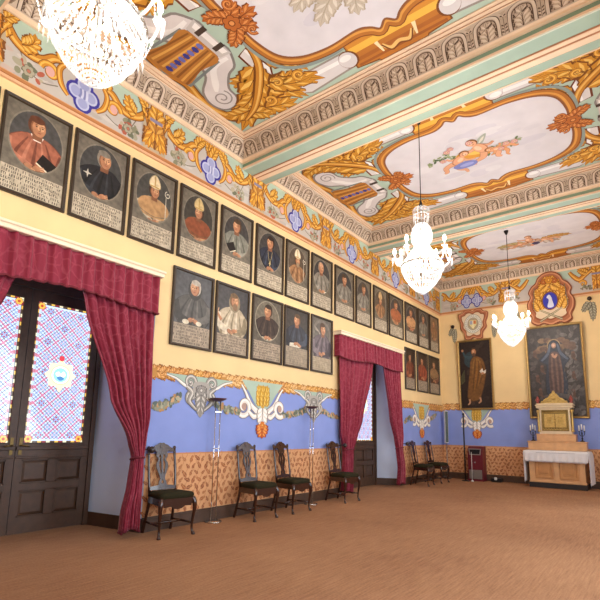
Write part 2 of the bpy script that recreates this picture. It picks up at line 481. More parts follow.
# beams: green side faces, striped soffit
ZS = 5.5
beam_objs = []
for bi, (y0, y1) in enumerate(BEAMS):
    mb = Art((0, 0, 0), (1, 0, 0), (0, 1, 0), (0, 0, -1), base=0)
    mb.add([(0, y0, ZS), (RX, y0, ZS), (RX, y0, H), (0, y0, H)], [(0, 1, 2, 3)], '#86a08a')
    mb.add([(0, y1, ZS), (0, y1, H), (RX, y1, H), (RX, y1, ZS)], [(0, 1, 2, 3)], '#86a08a')
    mb.add([(0, y0, ZS), (0, y1, ZS), (RX, y1, ZS), (RX, y0, ZS)], [(0, 1, 2, 3)], '#a5baa8')
    # raised mouldings on the soffit
    for a, b, hgt, c in ((.0, .02, .008, '#d9dccb'), (.225, .24, .008, BLINE), (.24, .295, .014, CREAM), (.295, .325, .010, BLINE), (.325, .415, .014, CREAM), (.415, .425, .008, BLINE), (.565, .58, .008, CREAM)):
        mb.box((0, y0+a, ZS-hgt), (RX, y0+b, ZS), c)
    mb.box((0, y0-.012, ZS), (RX, y0, ZS+.03), CREAM)
    mb.box((0, y1, ZS), (RX, y1+.012, ZS+.03), CREAM)
    struct(mb.build('beam', PAINT))
# ------------------------------------------------------------------ painted ceiling panels (u along X, v along Y from the panel centre)
OV = [(1.40, 0), (1.40, .35), (1.31, .68), (1.08, .87), (.72, .95), (.34, .94), (.19, 1.0), (.10, 1.08), (0, 1.0)]
def oval_path(k=0.):
    q = [(u + k*(1 if u > .3 else u*2), v + k*(1 if v > .3 else v*2)) for u, v in OV]
    a = q; b = [(-u, v) for u, v in reversed(q[:-1])]; up = a + b
    return up + [(u, -v) for u, v in reversed(up[1:-1])]
def cherub(A, x, y, s, rot=0., skin='#e3a983', wing=False, flip=1):
    A.push(x, y, s*flip, -s, rot)                      # heads towards the near side of the room
    sh = '#b97a58'
    if wing: A.poly(cr([(.0, .2), (.35, .55), (.75, .6), (.55, .35), (.3, .15)], 4), '#a9b0a0'); A.poly(cr([(.1, .2), (.35, .42), (.6, .5), (.4, .3)], 4), '#ddd6c4')
    for p, w in ((((-.1, .1), (-.45, .05), (-.75, .25)), [.2, .15, .1]), (((.1, .1), (.35, -.15), (.62, -.1)), [.2, .14, .1]),
                 (((-.05, -.4), (-.35, -.75), (-.75, -.8), (-.95, -1.0)), [.3, .26, .18, .1]), (((.1, -.4), (.3, -.85), (.1, -1.2), (.2, -1.35)), [.32, .26, .18, .1])):
        A.stroke(p, [k*1.2 for k in w], sh); A.stroke(p, w, skin)
    A.poly(ell(0, -.1, .27, .42), sh); A.poly(ell(-.02, -.08, .24, .39), skin); A.poly(ell(-.07, -.02, .12, .2), '#f0c8a6')
    A.poly(ell(0, .52, .24, .26), '#8a5a30'); A.poly(ell(-.03, .47, .19, .21), skin); A.poly(ell(-.07, .5, .09, .1), '#f0c8a6')
    A.poly(ell(-.1, .49, .03), '#5a3a28'); A.poly(ell(.04, .49, .03), '#5a3a28'); A.stroke([(-.08, .37), (.03, .37)], .03, '#a04a3a')
    A.pop()
def panel_art(A, kind, vs):
    rnd = random.Random(kind)
    A.push(0, 0, 1, vs)
    k0 = A.k
    for sx in (1, -1):
        for sy in (1, -1):
            A.back(k0); A.push(0, 0, sx, sy)
            # gold rim round the corner volute
            rim = [(2.70, .02), (2.64, .32), (2.72, .60), (2.74, .88), (2.62, 1.18), (2.42, 1.34)]
            A.stroke(rim, .2, '#8f9b93'); A.band(rim, [.10, .10, .13, .15, .13, .06])
            # white volute
            W = cr([(1.76, .18), (2.02, .27), (2.17, .17), (2.32, .40), (2.56, .56), (2.65, .78), (2.59, .96), (2.43, 1.0), (2.28, .90), (2.24, .70), (2.05, .52), (1.88, .45)], 4, True)
            A.stroke(W, .07, '#8b857f', closed=True, raw=True); A.poly(W, '#dcd5d2')
            A.stroke([(1.86, .33), (2.12, .34), (2.32, .55), (2.42, .66)], [.05, .08, .10, .04], '#f0ece8')
            A.stroke(spiral(2.44, .79, .03, .15, 0, 1.6), .022, '#9a928c', raw=True)
            # upright white block
            B = [(1.58, .36), (1.71, .40), (1.71, .78), (1.63, .94), (1.53, .76)]
            A.stroke(B, .06, BRN[0], closed=True, n=1); A.poly(B, '#ddd7d4'); A.poly([(1.58, .36), (1.62, .375), (1.58, .84), (1.53, .76)], '#f4f0ec')
            # long white bar
            B = [(.64, 1.14), (.57, 1.25), (.62, 1.38), (1.34, 1.44), (1.52, 1.36), (1.16, 1.13)]
            A.stroke(B, .06, '#9a8f86', closed=True, n=1); A.poly(B, '#d9d3d1'); A.poly([(.60, 1.2), (1.24, 1.18), (1.32, 1.24), (.58, 1.26)], '#f1ede9')
            # acanthus
            for p0, p1, bd, w, n in (((1.95, 1.05), (1.10, 1.30), .10, .15, 4), ((1.70, .70), (2.14, .66), .06, .12, 3), ((2.3, 1.15), (1.62, 1.42), -.06, .15, 4), ((2.05, 1.1), (1.45, 1.44), .12, .12, 3),
                                     ((1.52, .66), (1.16, 1.06), .08, .12, 3), ((1.95, .95), (1.36, .98), -.10, .16, 4), ((1.70, .95), (1.20, 1.2), -.08, .13, 3), ((1.66, .62), (2.66, 1.43), .05, .19, 5), ((2.05, 1.0), (2.50, 1.10), .04, .12, 3), ((2.35, 1.25), (2.10, 1.46), .03, .13, 3), ((2.3, 1.2), (2.66, 1.1), .03, .13, 3)):
                A.leaf(p0, p1, bd, w, n)
            for cx, cy, r_, a0, tn_ in ((1.30, 1.08, .09, 0, 1.2), (1.92, 1.22, .10, 2, -1.2), (1.62, 1.02, .08, 4, 1.1)): A.volute(cx, cy, r_, a0, tn_, .05, GOLD)
            A.band([(1.50, .28), (1.60, .62), (1.86, .92), (2.2, 1.2), (2.5, 1.33)], [.05, .09, .10, .08, .03])
            A.pop()
        # shell fan with blue beads, white strap
        A.push(0, 0, sx, 1)
        A.stroke([(2.0, -.3), (2.62, -.36), (2.7, 0), (2.62, .36), (2.0, .3)], .05, '#7f8684', closed=True, n=1)
        A.poly(cr([(1.95, -.27), (2.3, -.27), (2.63, -.33), (2.7, 0), (2.63, .33), (2.3, .27), (1.95, .27)], 4, True), '#b87a38')
        for j in range(9):
            v = -.26+.065*j
            A.stroke([(1.96, v*.8), (2.35, v), (2.64, v*1.2)], [.025, .03, .035], '#dca552' if j % 2 else '#8f5a28')
        for j in range(8): A.poly(ell(2.0+.085*j, .0, .035, .055, 8), '#3d3f8f' if j % 2 else '#6d70b8')
        A.poly([(1.76, -.30), (1.93, -.27), (1.93, .27), (1.76, .30)], '#c9c2bd'); A.poly([(1.78, -.26), (1.86, -.24), (1.86, .24), (1.78, .26)], '#efeae6')
        for v in (-.14, .14): A.poly([(1.74, v-.035), (1.90, v-.035), (1.90, v+.035), (1.74, v+.035)], '#4a3a30')
        A.pop()
    # oval field and gold frame
    A.stroke(oval_path(.12), .05, '#8f9b93', closed=True, n=5)
    for sy in (1, -1):
        A.push(0, 0, 1, sy)
        blk = [(-.58, .98), (-.60, 1.44), (-.32, 1.47), (-.30, 1.50), (.30, 1.50), (.32, 1.47), (.60, 1.44), (.58, .98)]
        A.stroke(blk, .05, '#7a4a22', closed=True, n=1); A.poly(blk, '#bb742e')
        for a, b, c in ((1.06, 1.14, '#d08a34'), (1.12, 1.22, '#eab44a'), (1.30, 1.36, '#a8632a'), (1.40, 1.44, '#9c5a28')): A.rect(-.57, a, .57, b, c)
        A.stroke([(-.2, 1.30), (-.12, 1.40), (0, 1.36), (.12, 1.40), (.2, 1.30)], .05, '#e8bd72'); A.stroke([(-.2, 1.3), (-.12, 1.44), (0, 1.40), (.12, 1.44), (.2, 1.3)], .02, '#7a4520')
        for u in (-.24, .24): A.stroke([(u, 1.22), (u*.9, 1.40)], [.05, .02], '#f2dcae')
        for u in (-.64, .64): A.poly(ell(u, 1.26, .13, .145, 20), '#7a4620'); A.poly(ell(u*1.02, 1.26, .115, .13, 20), '#d9d3d1'); A.poly(ell(u*1.04, 1.22, .08, .05, 14), '#f1ede9')
        A.pop()
    A.band(oval_path(.045), .10, ('#7a4620', '#b5702e', '#d99a48'), 5, True)
    ov = cr(oval_path(0), 5, True)
    A.poly(ov, FIELD); A.stroke(ov, .03, '#8a5634', closed=True, raw=True)
    for i in range(26):                                   # faint clouds
        a = rnd.random()*2*PI; q = .85*math.sqrt(rnd.random())
        A.poly(ell(1.15*q*math.cos(a), .8*q*math.sin(a), .12+.16*rnd.random(), .05+.07*rnd.random(), 14), rnd.choice(['#d6d1d5', '#dedadc', '#d3ced4']))
    # brown masks at both ends of the oval
    for sx in (1, -1):
        A.push(1.40*sx, 0, sx, 1)
        for p0, p1, bd, w in (((.12, 0), (-.30, .0), 0, .12), ((.1, .05), (-.16, .22), .04, .09), ((.1, -.05), (-.16, -.22), -.04, .09), ((.05, .08), (.28, .22), .03, .09), ((.05, -.08), (.28, -.22), -.03, .09)):
            A.leaf(p0, p1, bd, w, 4, BRN)
        for v in (-.2, .2): A.volute(-.1, v, .07, 0, 1.3, .035, BRN)
        A.rosette(.04, 0, .12, BRN); A.pop()
    A.pop()
    # middle pictures
    if kind == 2:
        for i in range(60):
            u = -.75 + 1.5*rnd.random(); v = .12*math.sin(u*4) - .05 + .3*(rnd.random()-.5)*(1.1-abs(u))
            A.poly(ell(u-.02, v, .05, .022, 6, rot=rnd.random()*3), rnd.choice(['#71805a', '#8f9a6c', '#566848', '#a3ab86']))
        A.poly(cr([(-.30, -.02), (-.1, .10), (.15, .14), (.28, .05), (.05, -.12), (-.2, -.14)], 4, True), '#dd9c3c')
        A.poly(cr([(-.1, -.02), (.12, .06), (.2, .0), (.0, -.08)], 4, True), '#efc25f')
        cherub(A, .12, -.14, .38, -.35, wing=True); cherub(A, -.26, .02, .34, .75, flip=-1); cherub(A, .34, .06, .24, -1.2, '#e0a070')
        A.poly(cr([(-.42, .20), (-.2, .12), (-.02, .22), (-.1, .33), (-.35, .32)], 4, True), '#7f86c0'); A.poly(ell(-.2, .24, .12, .05), '#a3a8da')
        for u, v in ((-.36, -.3), (-.28, -.36), (.5, .0), (.62, .02), (-.5, -.08), (.02, -.35), (.4, .1)): A.rosette(u, v, .06, ('#a8675c', '#dba9a0', '#e8d0a0'))
    elif kind == 1:
        A.blobs(.0, .25, .45, .22, 60, .09, ['#cfc4b4', '#bfb2a0', '#e2dad0', '#c9bcaa', '#b5a792'], rnd)
        for p0, p1 in (((-.2, .35), (-.62, .62)), ((0, .4), (-.2, .75)), ((.2, .4), (.1, .72)), ((-.3, .2), (-.75, .3))):
            A.leaf(p0, p1, .03, .12, 4, ('#b0a28c', '#c6b9a6', '#ddd4c6'))
        cherub(A, -.05, .05, .3, .4, '#d9c2aa'); cherub(A, .4, .0, .3, -.5, '#d9c2aa', True)
    else:
        A.blobs(0, .22, .7, .12, 50, .09, ['#c3b1a2', '#b39c8a', '#d6c8bc', '#a5958c'], rnd)
        A.leaf((-.2, .1), (-.8, .1), .05, .1, 5, ('#8a8a5a', '#b5a06a', '#cdb98a')); A.leaf((.2, .1), (.8, .12), -.05, .1, 5, ('#8a6a3a', '#c8924a', '#dcb070'))
        cherub(A, -.05, -.05, .33, .1, '#d9a07c'); cherub(A, .25, .12, .26, -1.2, '#dba884'); cherub(A, -.28, .14, .26, 1.3, '#d29a74'); A.poly(ell(.05, .26, .09), '#4a4468')
CY = [(1.68+4.70)/2, (5.88+8.90)/2, (10.08+13.35)/2]; HV = [1.51, 1.51, 1.635]
for i in range(3):
    A = Art((RX/2, CY[i], H), (1, 0, 0), (0, 1, 0), (0, 0, -1), base=.002)
    panel_art(A, i+1, HV[i]/1.51)
    o = A.build('painted_ceiling_panel', PAINT, ceiling)
    o['label'] = ['painted ceiling panel nearest the camera with pale cloud figures in a gold framed oval', 'painted ceiling panel with two cherubs and garlands, behind the middle chandelier',
                  'farthest painted ceiling panel with a dark cluster of cherubs'][i]

# ------------------------------------------------------------------ friezes above the portraits
VIO = ('#3f3a94', '#9ea3cc', '#b9c0da')
def quatrefoil(A, x, y, r):
    for k, c in ((1.0, VIO[0]), (.72, VIO[2]), (.52, VIO[1])):
        for a in range(4): A.poly(ell(x+.5*r*math.cos(a*PI/2), y+.62*r*math.sin(a*PI/2), r*.62*k, r*.62*k, 14), c)
        A.poly(ell(x, y, r*.6*k), c)
    for j in range(4): A.stroke([(x-.25*r+.16*r*j, y-.3*r), (x-.15*r+.13*r*j, y), (x-.2*r+.14*r*j, y+.32*r)], .03*r/.2, '#c9cde2' if j % 2 else '#7f85b4')
def bracket(A, x, w=1.):
    A.back(420); A.push(x, 0, w, 1)
    A.poly([(-.17, .0), (.17, .0), (.20, .3), (.14, .66), (-.14, .66), (-.20, .3)], '#b9a88e')
    for sx in (1, -1):
        A.volute(.13*sx, .55, .09, 0 if sx > 0 else PI, 1.2*sx, .05, GOLD); A.volute(.12*sx, .14, .07, PI/2, 1.1*sx, .045, GOLD)
        A.band([(.17*sx, .5), (.10*sx, .34), (.15*sx, .18)], [.05, .07, .05]); A.leaf((.16*sx, .58), (.27*sx, .69), 0, .06, 3)
    A.leaf((0, .05), (0, .44), .0, .17, 3, ('#80502a', '#bd8038', '#dba955')); A.leaf((0, .40), (0, .68), 0, .13, 3); A.leaf((-.04, .3), (-.14, .06), 0, .07, 2, GOLD); A.leaf((.04, .3), (.14, .06), 0, .07, 2, GOLD)
    A.stroke([(-.1, .46), (.1, .46)], .05, '#8d86a0'); A.pop()
def scroll_unit(A, c, hw, double=False, seed=0):
    rnd = random.Random(seed); A.back(5); A.push(c, 0, hw/1.03, 1)
    half = [(1.03, .58), (.88, .53), (.74, .38), (.56, .33), (.42, .40), (.30, .50), (.16, .52), (0, .56)]
    top = cr(half + [(-u, v) for u, v in reversed(half[:-1])], 4)
    A.poly([(-1.03, 0), (1.03, 0)] + top, '#bfb8b0')
    for i in range(14): A.poly(ell(-.9+1.8*rnd.random(), .04+.26*rnd.random(), .1, .03, 8), rnd.choice(['#c9c2ba', '#b3aca4', '#c4b0a4']))
    for sx in (1, -1):
        A.push(0, 0, sx, 1)
        A.stroke([(.86, .52), (.74, .34), (.66, .18)], .014, '#7c7466'); A.stroke([(.30, .16), (.46, .1), (.58, .12)], .014, '#7c7466')
        A.blobs(.62, .14, .14, .11, 24, .04, ['#8b8a70', '#a5a08a', '#6f725c', '#b3a890', '#b0604a'], rnd)
        A.rosette(.62, .14, .075, ('#6f6a58', '#a9a28c', '#b8705a'), 6)
        P = [(1.0, .60), (.90, .53), (.78, .40), (.62, .34), (.48, .37), (.37, .47), (.24, .50)]
        A.band(P, [.06, .10, .09, .09, .09, .08, .05])
        A.volute(.40, .28, .105, PI/2, -1.25, .06, GOLD); A.leaf((.72, .40), (.60, .60), .05, .09, 4); A.leaf((.86, .50), (.95, .36), 0, .06, 3)
        A.band([(.24, .48), (.30, .38), (.27, .22), (.18, .12)], [.04, .06, .06, .03]); A.leaf((.30, .48), (.12, .66), -.03, .08, 4)
        A.poly(ell(.40, .28, .05, .06), '#d9a9a0')
        A.pop()
    if double: quatrefoil(A, -.17, .24, .17); quatrefoil(A, .17, .24, .17)
    else: quatrefoil(A, 0, .24, .19)
    for a in (-.5, 0, .5): A.leaf((0, .44), (.2*a, .66), 0, .075, 3)
    A.pop()
def mould(mb, fn, a, b):
    """orange-brown moulding under the frieze; fn(u, z, out) -> point"""
    for z0, z1, o, c in ((ZF, ZF+.03, .035, '#e0b28a'), (ZF+.03, ZF+.06, .05, '#b97c4c'), (ZF+.06, ZF+.085, .03, '#cf9c70')):
        p, q = fn(a, z0, 0), fn(b, z1, o); mb.box(p, q, c)
A = Art((0, 0, ZF+.085), (0, 1, 0), (0, 0, 1), (1, 0, 0), base=.003)
mould(A, lambda u, z, o: (o, u, z), YF, YD)
A.rect(YF, 0, YD, ZC-ZF-.085, MINT)
for i, (c, hw) in enumerate(((.30, .98), (2.33, 1.0), (4.33, 1.0), (6.42, 1.03), (8.44, 1.0), (10.6, 1.03), (12.6, 1.0))): scroll_unit(A, c, hw, seed=i)
for x in (1.29, 3.33, 5.37, 7.43, 9.5, 11.62, 13.5): bracket(A, x)
o = A.build('frieze', PAINT, wall_left); o['label'] = 'painted frieze of gold scrolls and blue medallions above the portraits'
A = Art((0, YD, ZF+.085), (1, 0, 0), (0, 0, 1), (0, -1, 0), base=.003)
mould(A, lambda u, z, o: (u, YD-o, z), 0, RX)
A.rect(0, 0, RX, ZC-ZF-.085, MINT)
scroll_unit(A, .98, .92, True, 21); scroll_unit(A, RX-.98, .92, True, 22)
for x in (1.93, RX-1.93): bracket(A, x)
for sx in (1, -1):
    A.push(RX/2, 0, sx, 1); A.poly([(.2, 0), (1.0, 0), (1.0, .5), (.2, .4)], '#bfb8b0')
    A.band([(1.0, .56), (.85, .46), (.72, .36), (.60, .46), (.5, .6)], [.05, .09, .1, .09, .05]); A.volute(.80, .24, .09, PI/2, 1.2, .05, GOLD); A.leaf((.9, .5), (.7, .64), 0, .08, 4)
    A.blobs(.85, .12, .14, .06, 20, .035, ['#8b8a70', '#6f725c', '#7d6f62', '#54504a'], random.Random(4)); A.pop()
o = A.build('frieze', PAINT, wall_back); o['label'] = 'painted frieze with a pair of purple medallions above the far wall'

# ------------------------------------------------------------------ dado paper, leaf border, painted consoles
def dado(A, a, b, rnd):
    nx = int((b-a)/.105)
    for i in range(nx):
        for j in range(8):
            x = a + (i+.5)*(b-a)/nx + (.03 if j % 2 else -.03); z = .215 + j*.092 + .02*(rnd.random()-.5)
            x += .03*(rnd.random()-.5); an = (.75 if (i+j) % 2 else 2.3) + .9*(rnd.random()-.5); l = .038+.022*rnd.random(); c = rnd.choice(['#a0623f', '#8c5138', '#a86c48', '#965a3c'])
            A.back(3 if j % 2 else 12); A.push(x, z, l, l, an)
            A.poly([(-1, 0), (-.6, .42), (0, .5), (.3, .28), (.55, .42), (1.05, .05), (.6, -.3), (.2, -.22), (-.1, -.5), (-.6, -.38)], c)
            A.stroke([(-.8, 0), (.8, .04)], .1, '#d99c6a'); A.pop()
            A.stroke([(x, z), (x+.05, z+.05), (x+.03, z+.09)], .008, '#b98358', 2)
    A.rect(a, ZD-.012, b, ZD+.004, '#c58a5e')
def leaf_border(A, a, b, z0, z1, rnd):
    n = int((b-a)/.15)
    A.poly([(a, z0+.045), (b, z1+.045), (b, z1+.15), (a, z0+.15)], '#c08c4c')
    for i in range(n+1):
        x = a + (b-a)*i/n; z = z0 + (z1-z0)*i/n; A.back(5 + 45*(i % 4)); c = rnd.choice([('#95612f', '#cf9446', '#ecc27c'), ('#9a6a3c', '#d6a364', '#ecc68c'), ('#8c5a30', '#c88a4a', '#e3b072')])
        A.leaf((x-.08, z+.11), (x+.10, z+.02+.02*rnd.random()), .03, .085, 3, c)
        A.leaf((x-.03, z+.08), (x+.08, z+.18+.015*rnd.random()), -.02, .075, 3, c)
        A.volute(x, z+.10, .035, rnd.random()*6, 1.1, .022, c)
def garland(A, pts, rnd, n=64):
    P = cr(pts, 12); A.back(250)
    for k in range(n):
        p = P[int((len(P)-1)*k/(n-1))]; w = .035+.03*math.sin(PI*k/n)
        A.poly(ell(p[0]+(rnd.random()-.5)*w*1.4, p[1]+(rnd.random()-.5)*w*1.4, .045, .026, 7, rot=rnd.random()*3), rnd.choice(['#8d8f7c', '#6f7462', '#aaa890', '#b58a5c', '#c9a27a', '#5f6b66']))
def console(A, x, w=1.):
    A.back(300); A.push(x, 0, w, 1)
    A.poly(cr([(-.62, 1.99), (-.4, 1.93), (-.2, 1.84), (.2, 1.84), (.4, 1.93), (.62, 1.99)], 4), '#a3b8a8')
    for sx in (1, -1):
        A.band([(.60*sx, 1.97), (.44*sx, 1.93), (.28*sx, 1.85), (.16*sx, 1.88)], [.015, .03, .045, .03], ('#77736c', '#d5d0c6', '#efebe4'))
        A.volute(.2*sx, 1.90, .10, PI/2, 1.3*sx, .055, GRY); A.volute(.17*sx, 1.70, .09, 0 if sx > 0 else PI, -1.2*sx, .05, GRY)
        A.band([(.26*sx, 1.84), (.16*sx, 1.76), (.2*sx, 1.64), (.06*sx, 1.52)], [.05, .07, .06, .03], GRY)
    A.poly(cr([(-.14, 1.9), (.14, 1.9), (.12, 1.7), (.07, 1.52), (0, 1.42), (-.07, 1.52), (-.12, 1.7)], 4, True), '#a9a49c')
    A.leaf((0, 1.88), (0, 1.45), 0, .09, 5, GRY); A.rosette(0, 1.80, .08, GRY, 6); A.pop()
def shell(A, x, w=1., top=2.0, col=GOLD):
    A.back(300); A.push(x, 0, w, 1); V = ('#8b7f74', '#e4ddd4', '#f7f3ec')
    A.poly(cr([(-.50, top+.04), (-.30, 1.82), (-.12, 1.62), (.12, 1.62), (.30, 1.82), (.50, top+.04)], 4), '#a9bdac')
    A.poly(cr([(-.11, top-.02), (-.09, 1.74), (0, 1.6), (.09, 1.74), (.11, top-.02)], 4), '#c9a04a')
    for a in (-.5, 0, .5): A.leaf((a*.15, 1.64), (a*.22, top-.02), 0, .065, 4, ('#8f6428', '#d0a23e', '#e6c66c'))
    for sx in (1, -1):
        A.band([(.50*sx, 1.96), (.40*sx, 1.84), (.28*sx, 1.66), (.14*sx, 1.56), (.05*sx, 1.48)], [.02, .04, .07, .09, .05], V)
        A.volute(.43*sx, 1.62, .15, PI if sx > 0 else 0, 1.35*sx, .075, V, None); A.poly(ell(.43*sx, 1.62, .055), '#b99a8c')
        A.band([(.32*sx, 1.55), (.2*sx, 1.47), (.08*sx, 1.52)], [.05, .08, .04], V)
    A.leaf((0, 1.62), (0, 1.30), 0, .12, 4, V); A.leaf((0, 1.36), (0, 1.14), 0, .13, 4, ('#8a3a1c', '#c8602c', '#e39a50')); A.rosette(0, 1.34, .07, ('#9a4a20', '#d67c38', '#eab060'), 6)
    A.pop()
rnd = random.Random(11)
A = Art((0, 0, 0), (0, 1, 0), (0, 0, 1), (1, 0, 0), base=.002)
segs = [(YF, DOORS[0][2]), (DOORS[0][3], DOORS[1][2]), (DOORS[1][3], YD)]
for a, b in segs: dado(A, a, b, rnd)
o = A.build('dado_paper', PAINT, wall_left)
A = Art((0, 0, 0), (0, 1, 0), (0, 0, 1), (1, 0, 0), base=.002)
for a, b in segs: leaf_border(A, a, b, 1.88, 1.90 if b > 12 else 1.90, rnd)
for p in ([(3.60, 1.54), (3.75, 1.56), (4.0, 1.69)], [(4.58, 1.67), (4.8, 1.57), (5.15, 1.53)], [(6.15, 1.54), (6.5, 1.55), (6.85, 1.66)], [(7.3, 1.67), (7.55, 1.6), (7.95, 1.53)],
          [(11.0, 1.55), (11.3, 1.64), (11.6, 1.6)], [(12.5, 1.6), (12.8, 1.7), (13.1, 1.8)]): garland(A, p, rnd)
console(A, 4.36); shell(A, 5.66); console(A, 7.08); shell(A, 12.06, 1.1)
o = A.build('painted_scroll_border', PAINT, wall_left); o['label'] = 'painted gold leaf border with white scroll consoles on the blue band'
A = Art((0, YD, 0), (1, 0, 0), (0, 0, 1), (0, -1, 0), base=.002)
dado(A, 0, RX, rnd); o = A.build('dado_paper', PAINT, wall_back)
A = Art((0, YD, 0), (1, 0, 0), (0, 0, 1), (0, -1, 0), base=.002)
leaf_border(A, 0, RX, 1.94, 1.94, rnd); shell(A, .98, .85, 2.0); shell(A, RX-.98, .85, 2.0)
def husk(A, x, z, s=1, lean=0.):
    A.back(10); A.push(x, z, s, s); A.stroke([(0, 0), (lean, -.25), (lean*.6, -.55)], .02, '#5f5648')
    A.leaf((lean*.4, -.05), (lean*.6, -.62), .02, .09, 6, ('#4f4a40', '#8c8672', '#b9b49e')); A.leaf((0, -.05), (-lean*2.2-.05, -.32), 0, .09, 4, ('#4f4a40', '#857f6c', '#b0aa94')); A.pop()
for x, s, l in ((.40, .75, .05), (1.58, .68, -.05), (2.16, .7, .05), (3.94, .85, .07)): husk(A, x, 4.42 if x < 2 else 4.70, s, l)
o = A.build('painted_scroll_border', PAINT, wall_back); o['label'] = 'painted leaf border, gold shells and hanging husks on the far wall'
# knobs the painted husks hang from
for i, (x, z) in enumerate(((.40, 4.44), (1.58, 4.44), (2.16, 4.72), (3.94, 4.74))):
    mb = MB(); mb.tube([(x, YD-.001, z), (x, YD-.03, z)], [.02, .03], 12); mb.ball((x, YD-.05, z), .055, 12, 8)
    o = mb.build('wall_knob', mat('dark_bronze', '#3a2c26', .4, .6), wall_back)
# plaster coats of arms
def crest(cx, cz, w, h, big):
    O = (cx, YD, cz); U, V, N = (1, 0, 0), (0, 0, 1), (0, -1, 0)
    if big: out = [(0, .98), (.22, .94), (.42, .80), (.52, .62), (.68, .50), (.80, .30), (.74, .12), (.86, -.1), (.84, -.4), (.72, -.62), (.74, -.8), (.5, -.93), (.3, -.88), (0, -.97)]
    else: out = [(0, .86), (.25, .98), (.55, .96), (.72, .80), (.98, .72), (.96, .40), (.84, .1), (.86, -.25), (.62, -.55), (.58, -.92), (.3, -1.0), (0, -.88)]
    full = cr(out + [(-u, v) for u, v in reversed(out[1:-1])], 4, True)
    full = [(u*w, v*h) for u, v in full]
    A = Art(O, U, V, N, base=.002)
    MB.extrude(A, full, [], O, U, V, N, .075, '#a8684a')
    A.frame(Vector(O)+Vector(N)*.075, U, V, N); A.push(0, 0, w, h)
    sc_ = lambda k: [(u/w*k, v/h*k) for u, v in full]
    A.stroke(sc_(.93), .07, '#c98c68', closed=True, raw=True); A.stroke(sc_(.97), .03, '#6a3a26', closed=True, raw=True); A.poly(sc_(.80), '#8c5238'); A.poly(sc_(.74), '#d8c3a4')
    if big:
        for sx in (1, -1):
            for p0, p1, bd in (((.1, .1), (.35, .62), .05), ((.3, -.1), (.55, .35), .05), ((.15, .45), (.05, .8), 0), ((.35, -.4), (.6, .0), .03), ((.1, .5), (.38, .3), 0)):
                A.leaf((p0[0]*sx, p0[1]), (p1[0]*sx, p1[1]), bd*sx, .17, 5)
            A.stroke([(.55*sx, .45), (.62*sx, -.3)], .03, '#6d6a58'); A.stroke([(-.4*sx, -.78), (.42*sx, -.36)], [.09, .05], '#7a705c'); A.stroke([(-.4*sx, -.78), (.42*sx, -.36)], .02, '#cfc09c')
            A.rosette(.2*sx, .62, .12, BRN); A.rosette(.42*sx, .22, .1, GOLD)
        A.rosette(0, .66, .16, GOLD)
        A.poly(ell(0, -.08, .30, .34), GD); A.poly(ell(0, -.08, .26, .30), '#3c3fa8')
        A.poly(cr([(-.1, -.3), (-.04, -.05), (-.12, .05), (-.03, .14), (.05, .05), (.08, -.08), (.12, -.3)], 4, True), '#d7d9ea')
    else:
        A.poly(ell(0, .02, .58, .62, 28), '#8b8a80'); A.poly(ell(0, .02, .55, .59, 28), '#d9d5c8')
        for k in range(26): A.push(.47*math.cos(k*2*PI/26), .02+.5*math.sin(k*2*PI/26), 1, 1, k*2*PI/26); A.rect(-.04, -.02, .04, .025, '#8d9490'); A.pop()
        A.poly(ell(0, .02, .38, .42, 24), '#a59c88'); sh = [(-.24, .26), (.24, .26), (.24, -.06), (0, -.34), (-.24, -.06)]
        A.stroke(sh, .05, '#8a6a3a', closed=True, n=1); A.poly(sh, '#d9cf9c'); A.rect(-.2, -.02, .0, .22, '#9aa3b8'); A.rect(.02, .0, .2, .22, '#c8784a'); A.rect(-.03, -.25, .03, .22, '#e9dfb8')
    o = A.build('plaster_coat_of_arms', PAINT, wall_back)
    o['label'] = 'large painted coat of arms with a blue oval above the big dark painting' if big else 'smaller pinkish coat of arms with a round ring above the narrow painting'
crest(1.01, 4.44, .43, .46, False); crest(3.05, 4.88, .66, .77, True); crest(RX-1.01, 4.44, .43, .46, False)
# ------------------------------------------------------------------ portraits
m_frame = mat('black_brown_frame', '#33261c', .45, noise=.2, nscale=15)
m_gilt = mat('gilded_frame', '#a98850', .4, .55, noise=.2, nscale=20)
def frame_box(mb, O, U, V, N, w, h, b, d, lip=.012, mi=0, mi2=0):
    O, U, V, N = map(Vector, (O, U, V, N))
    def ring(w0, h0, z0, w1, h1, z1, m):
        vs = []
        for ww, hh, z in ((w0, h0, z0), (w1, h1, z1)):
            for su, sv in ((-1, -1), (1, -1), (1, 1), (-1, 1)): vs.append(O + U*su*ww/2 + V*sv*hh/2 + N*z)
        mb.add(vs, [(i, (i+1) % 4, 4+(i+1) % 4, 4+i) for i in range(4)], None, m)
    ring(w, h, .0, w, h, d*.8, mi); ring(w, h, d*.8, w-2*b*.25, h-2*b*.25, d, mi); ring(w-2*b*.25, h-2*b*.25, d, w-2*b*.75, h-2*b*.75, d*.85, mi)
    ring(w-2*b*.75, h-2*b*.75, d*.85, w-2*b*.8, h-2*b*.8, d*.9, mi2); ring(w-2*b*.8, h-2*b*.8, d*.9, w-2*b, h-2*b, lip, mi2)
SK = ('#7d5239', '#a87555', '#c6966f')
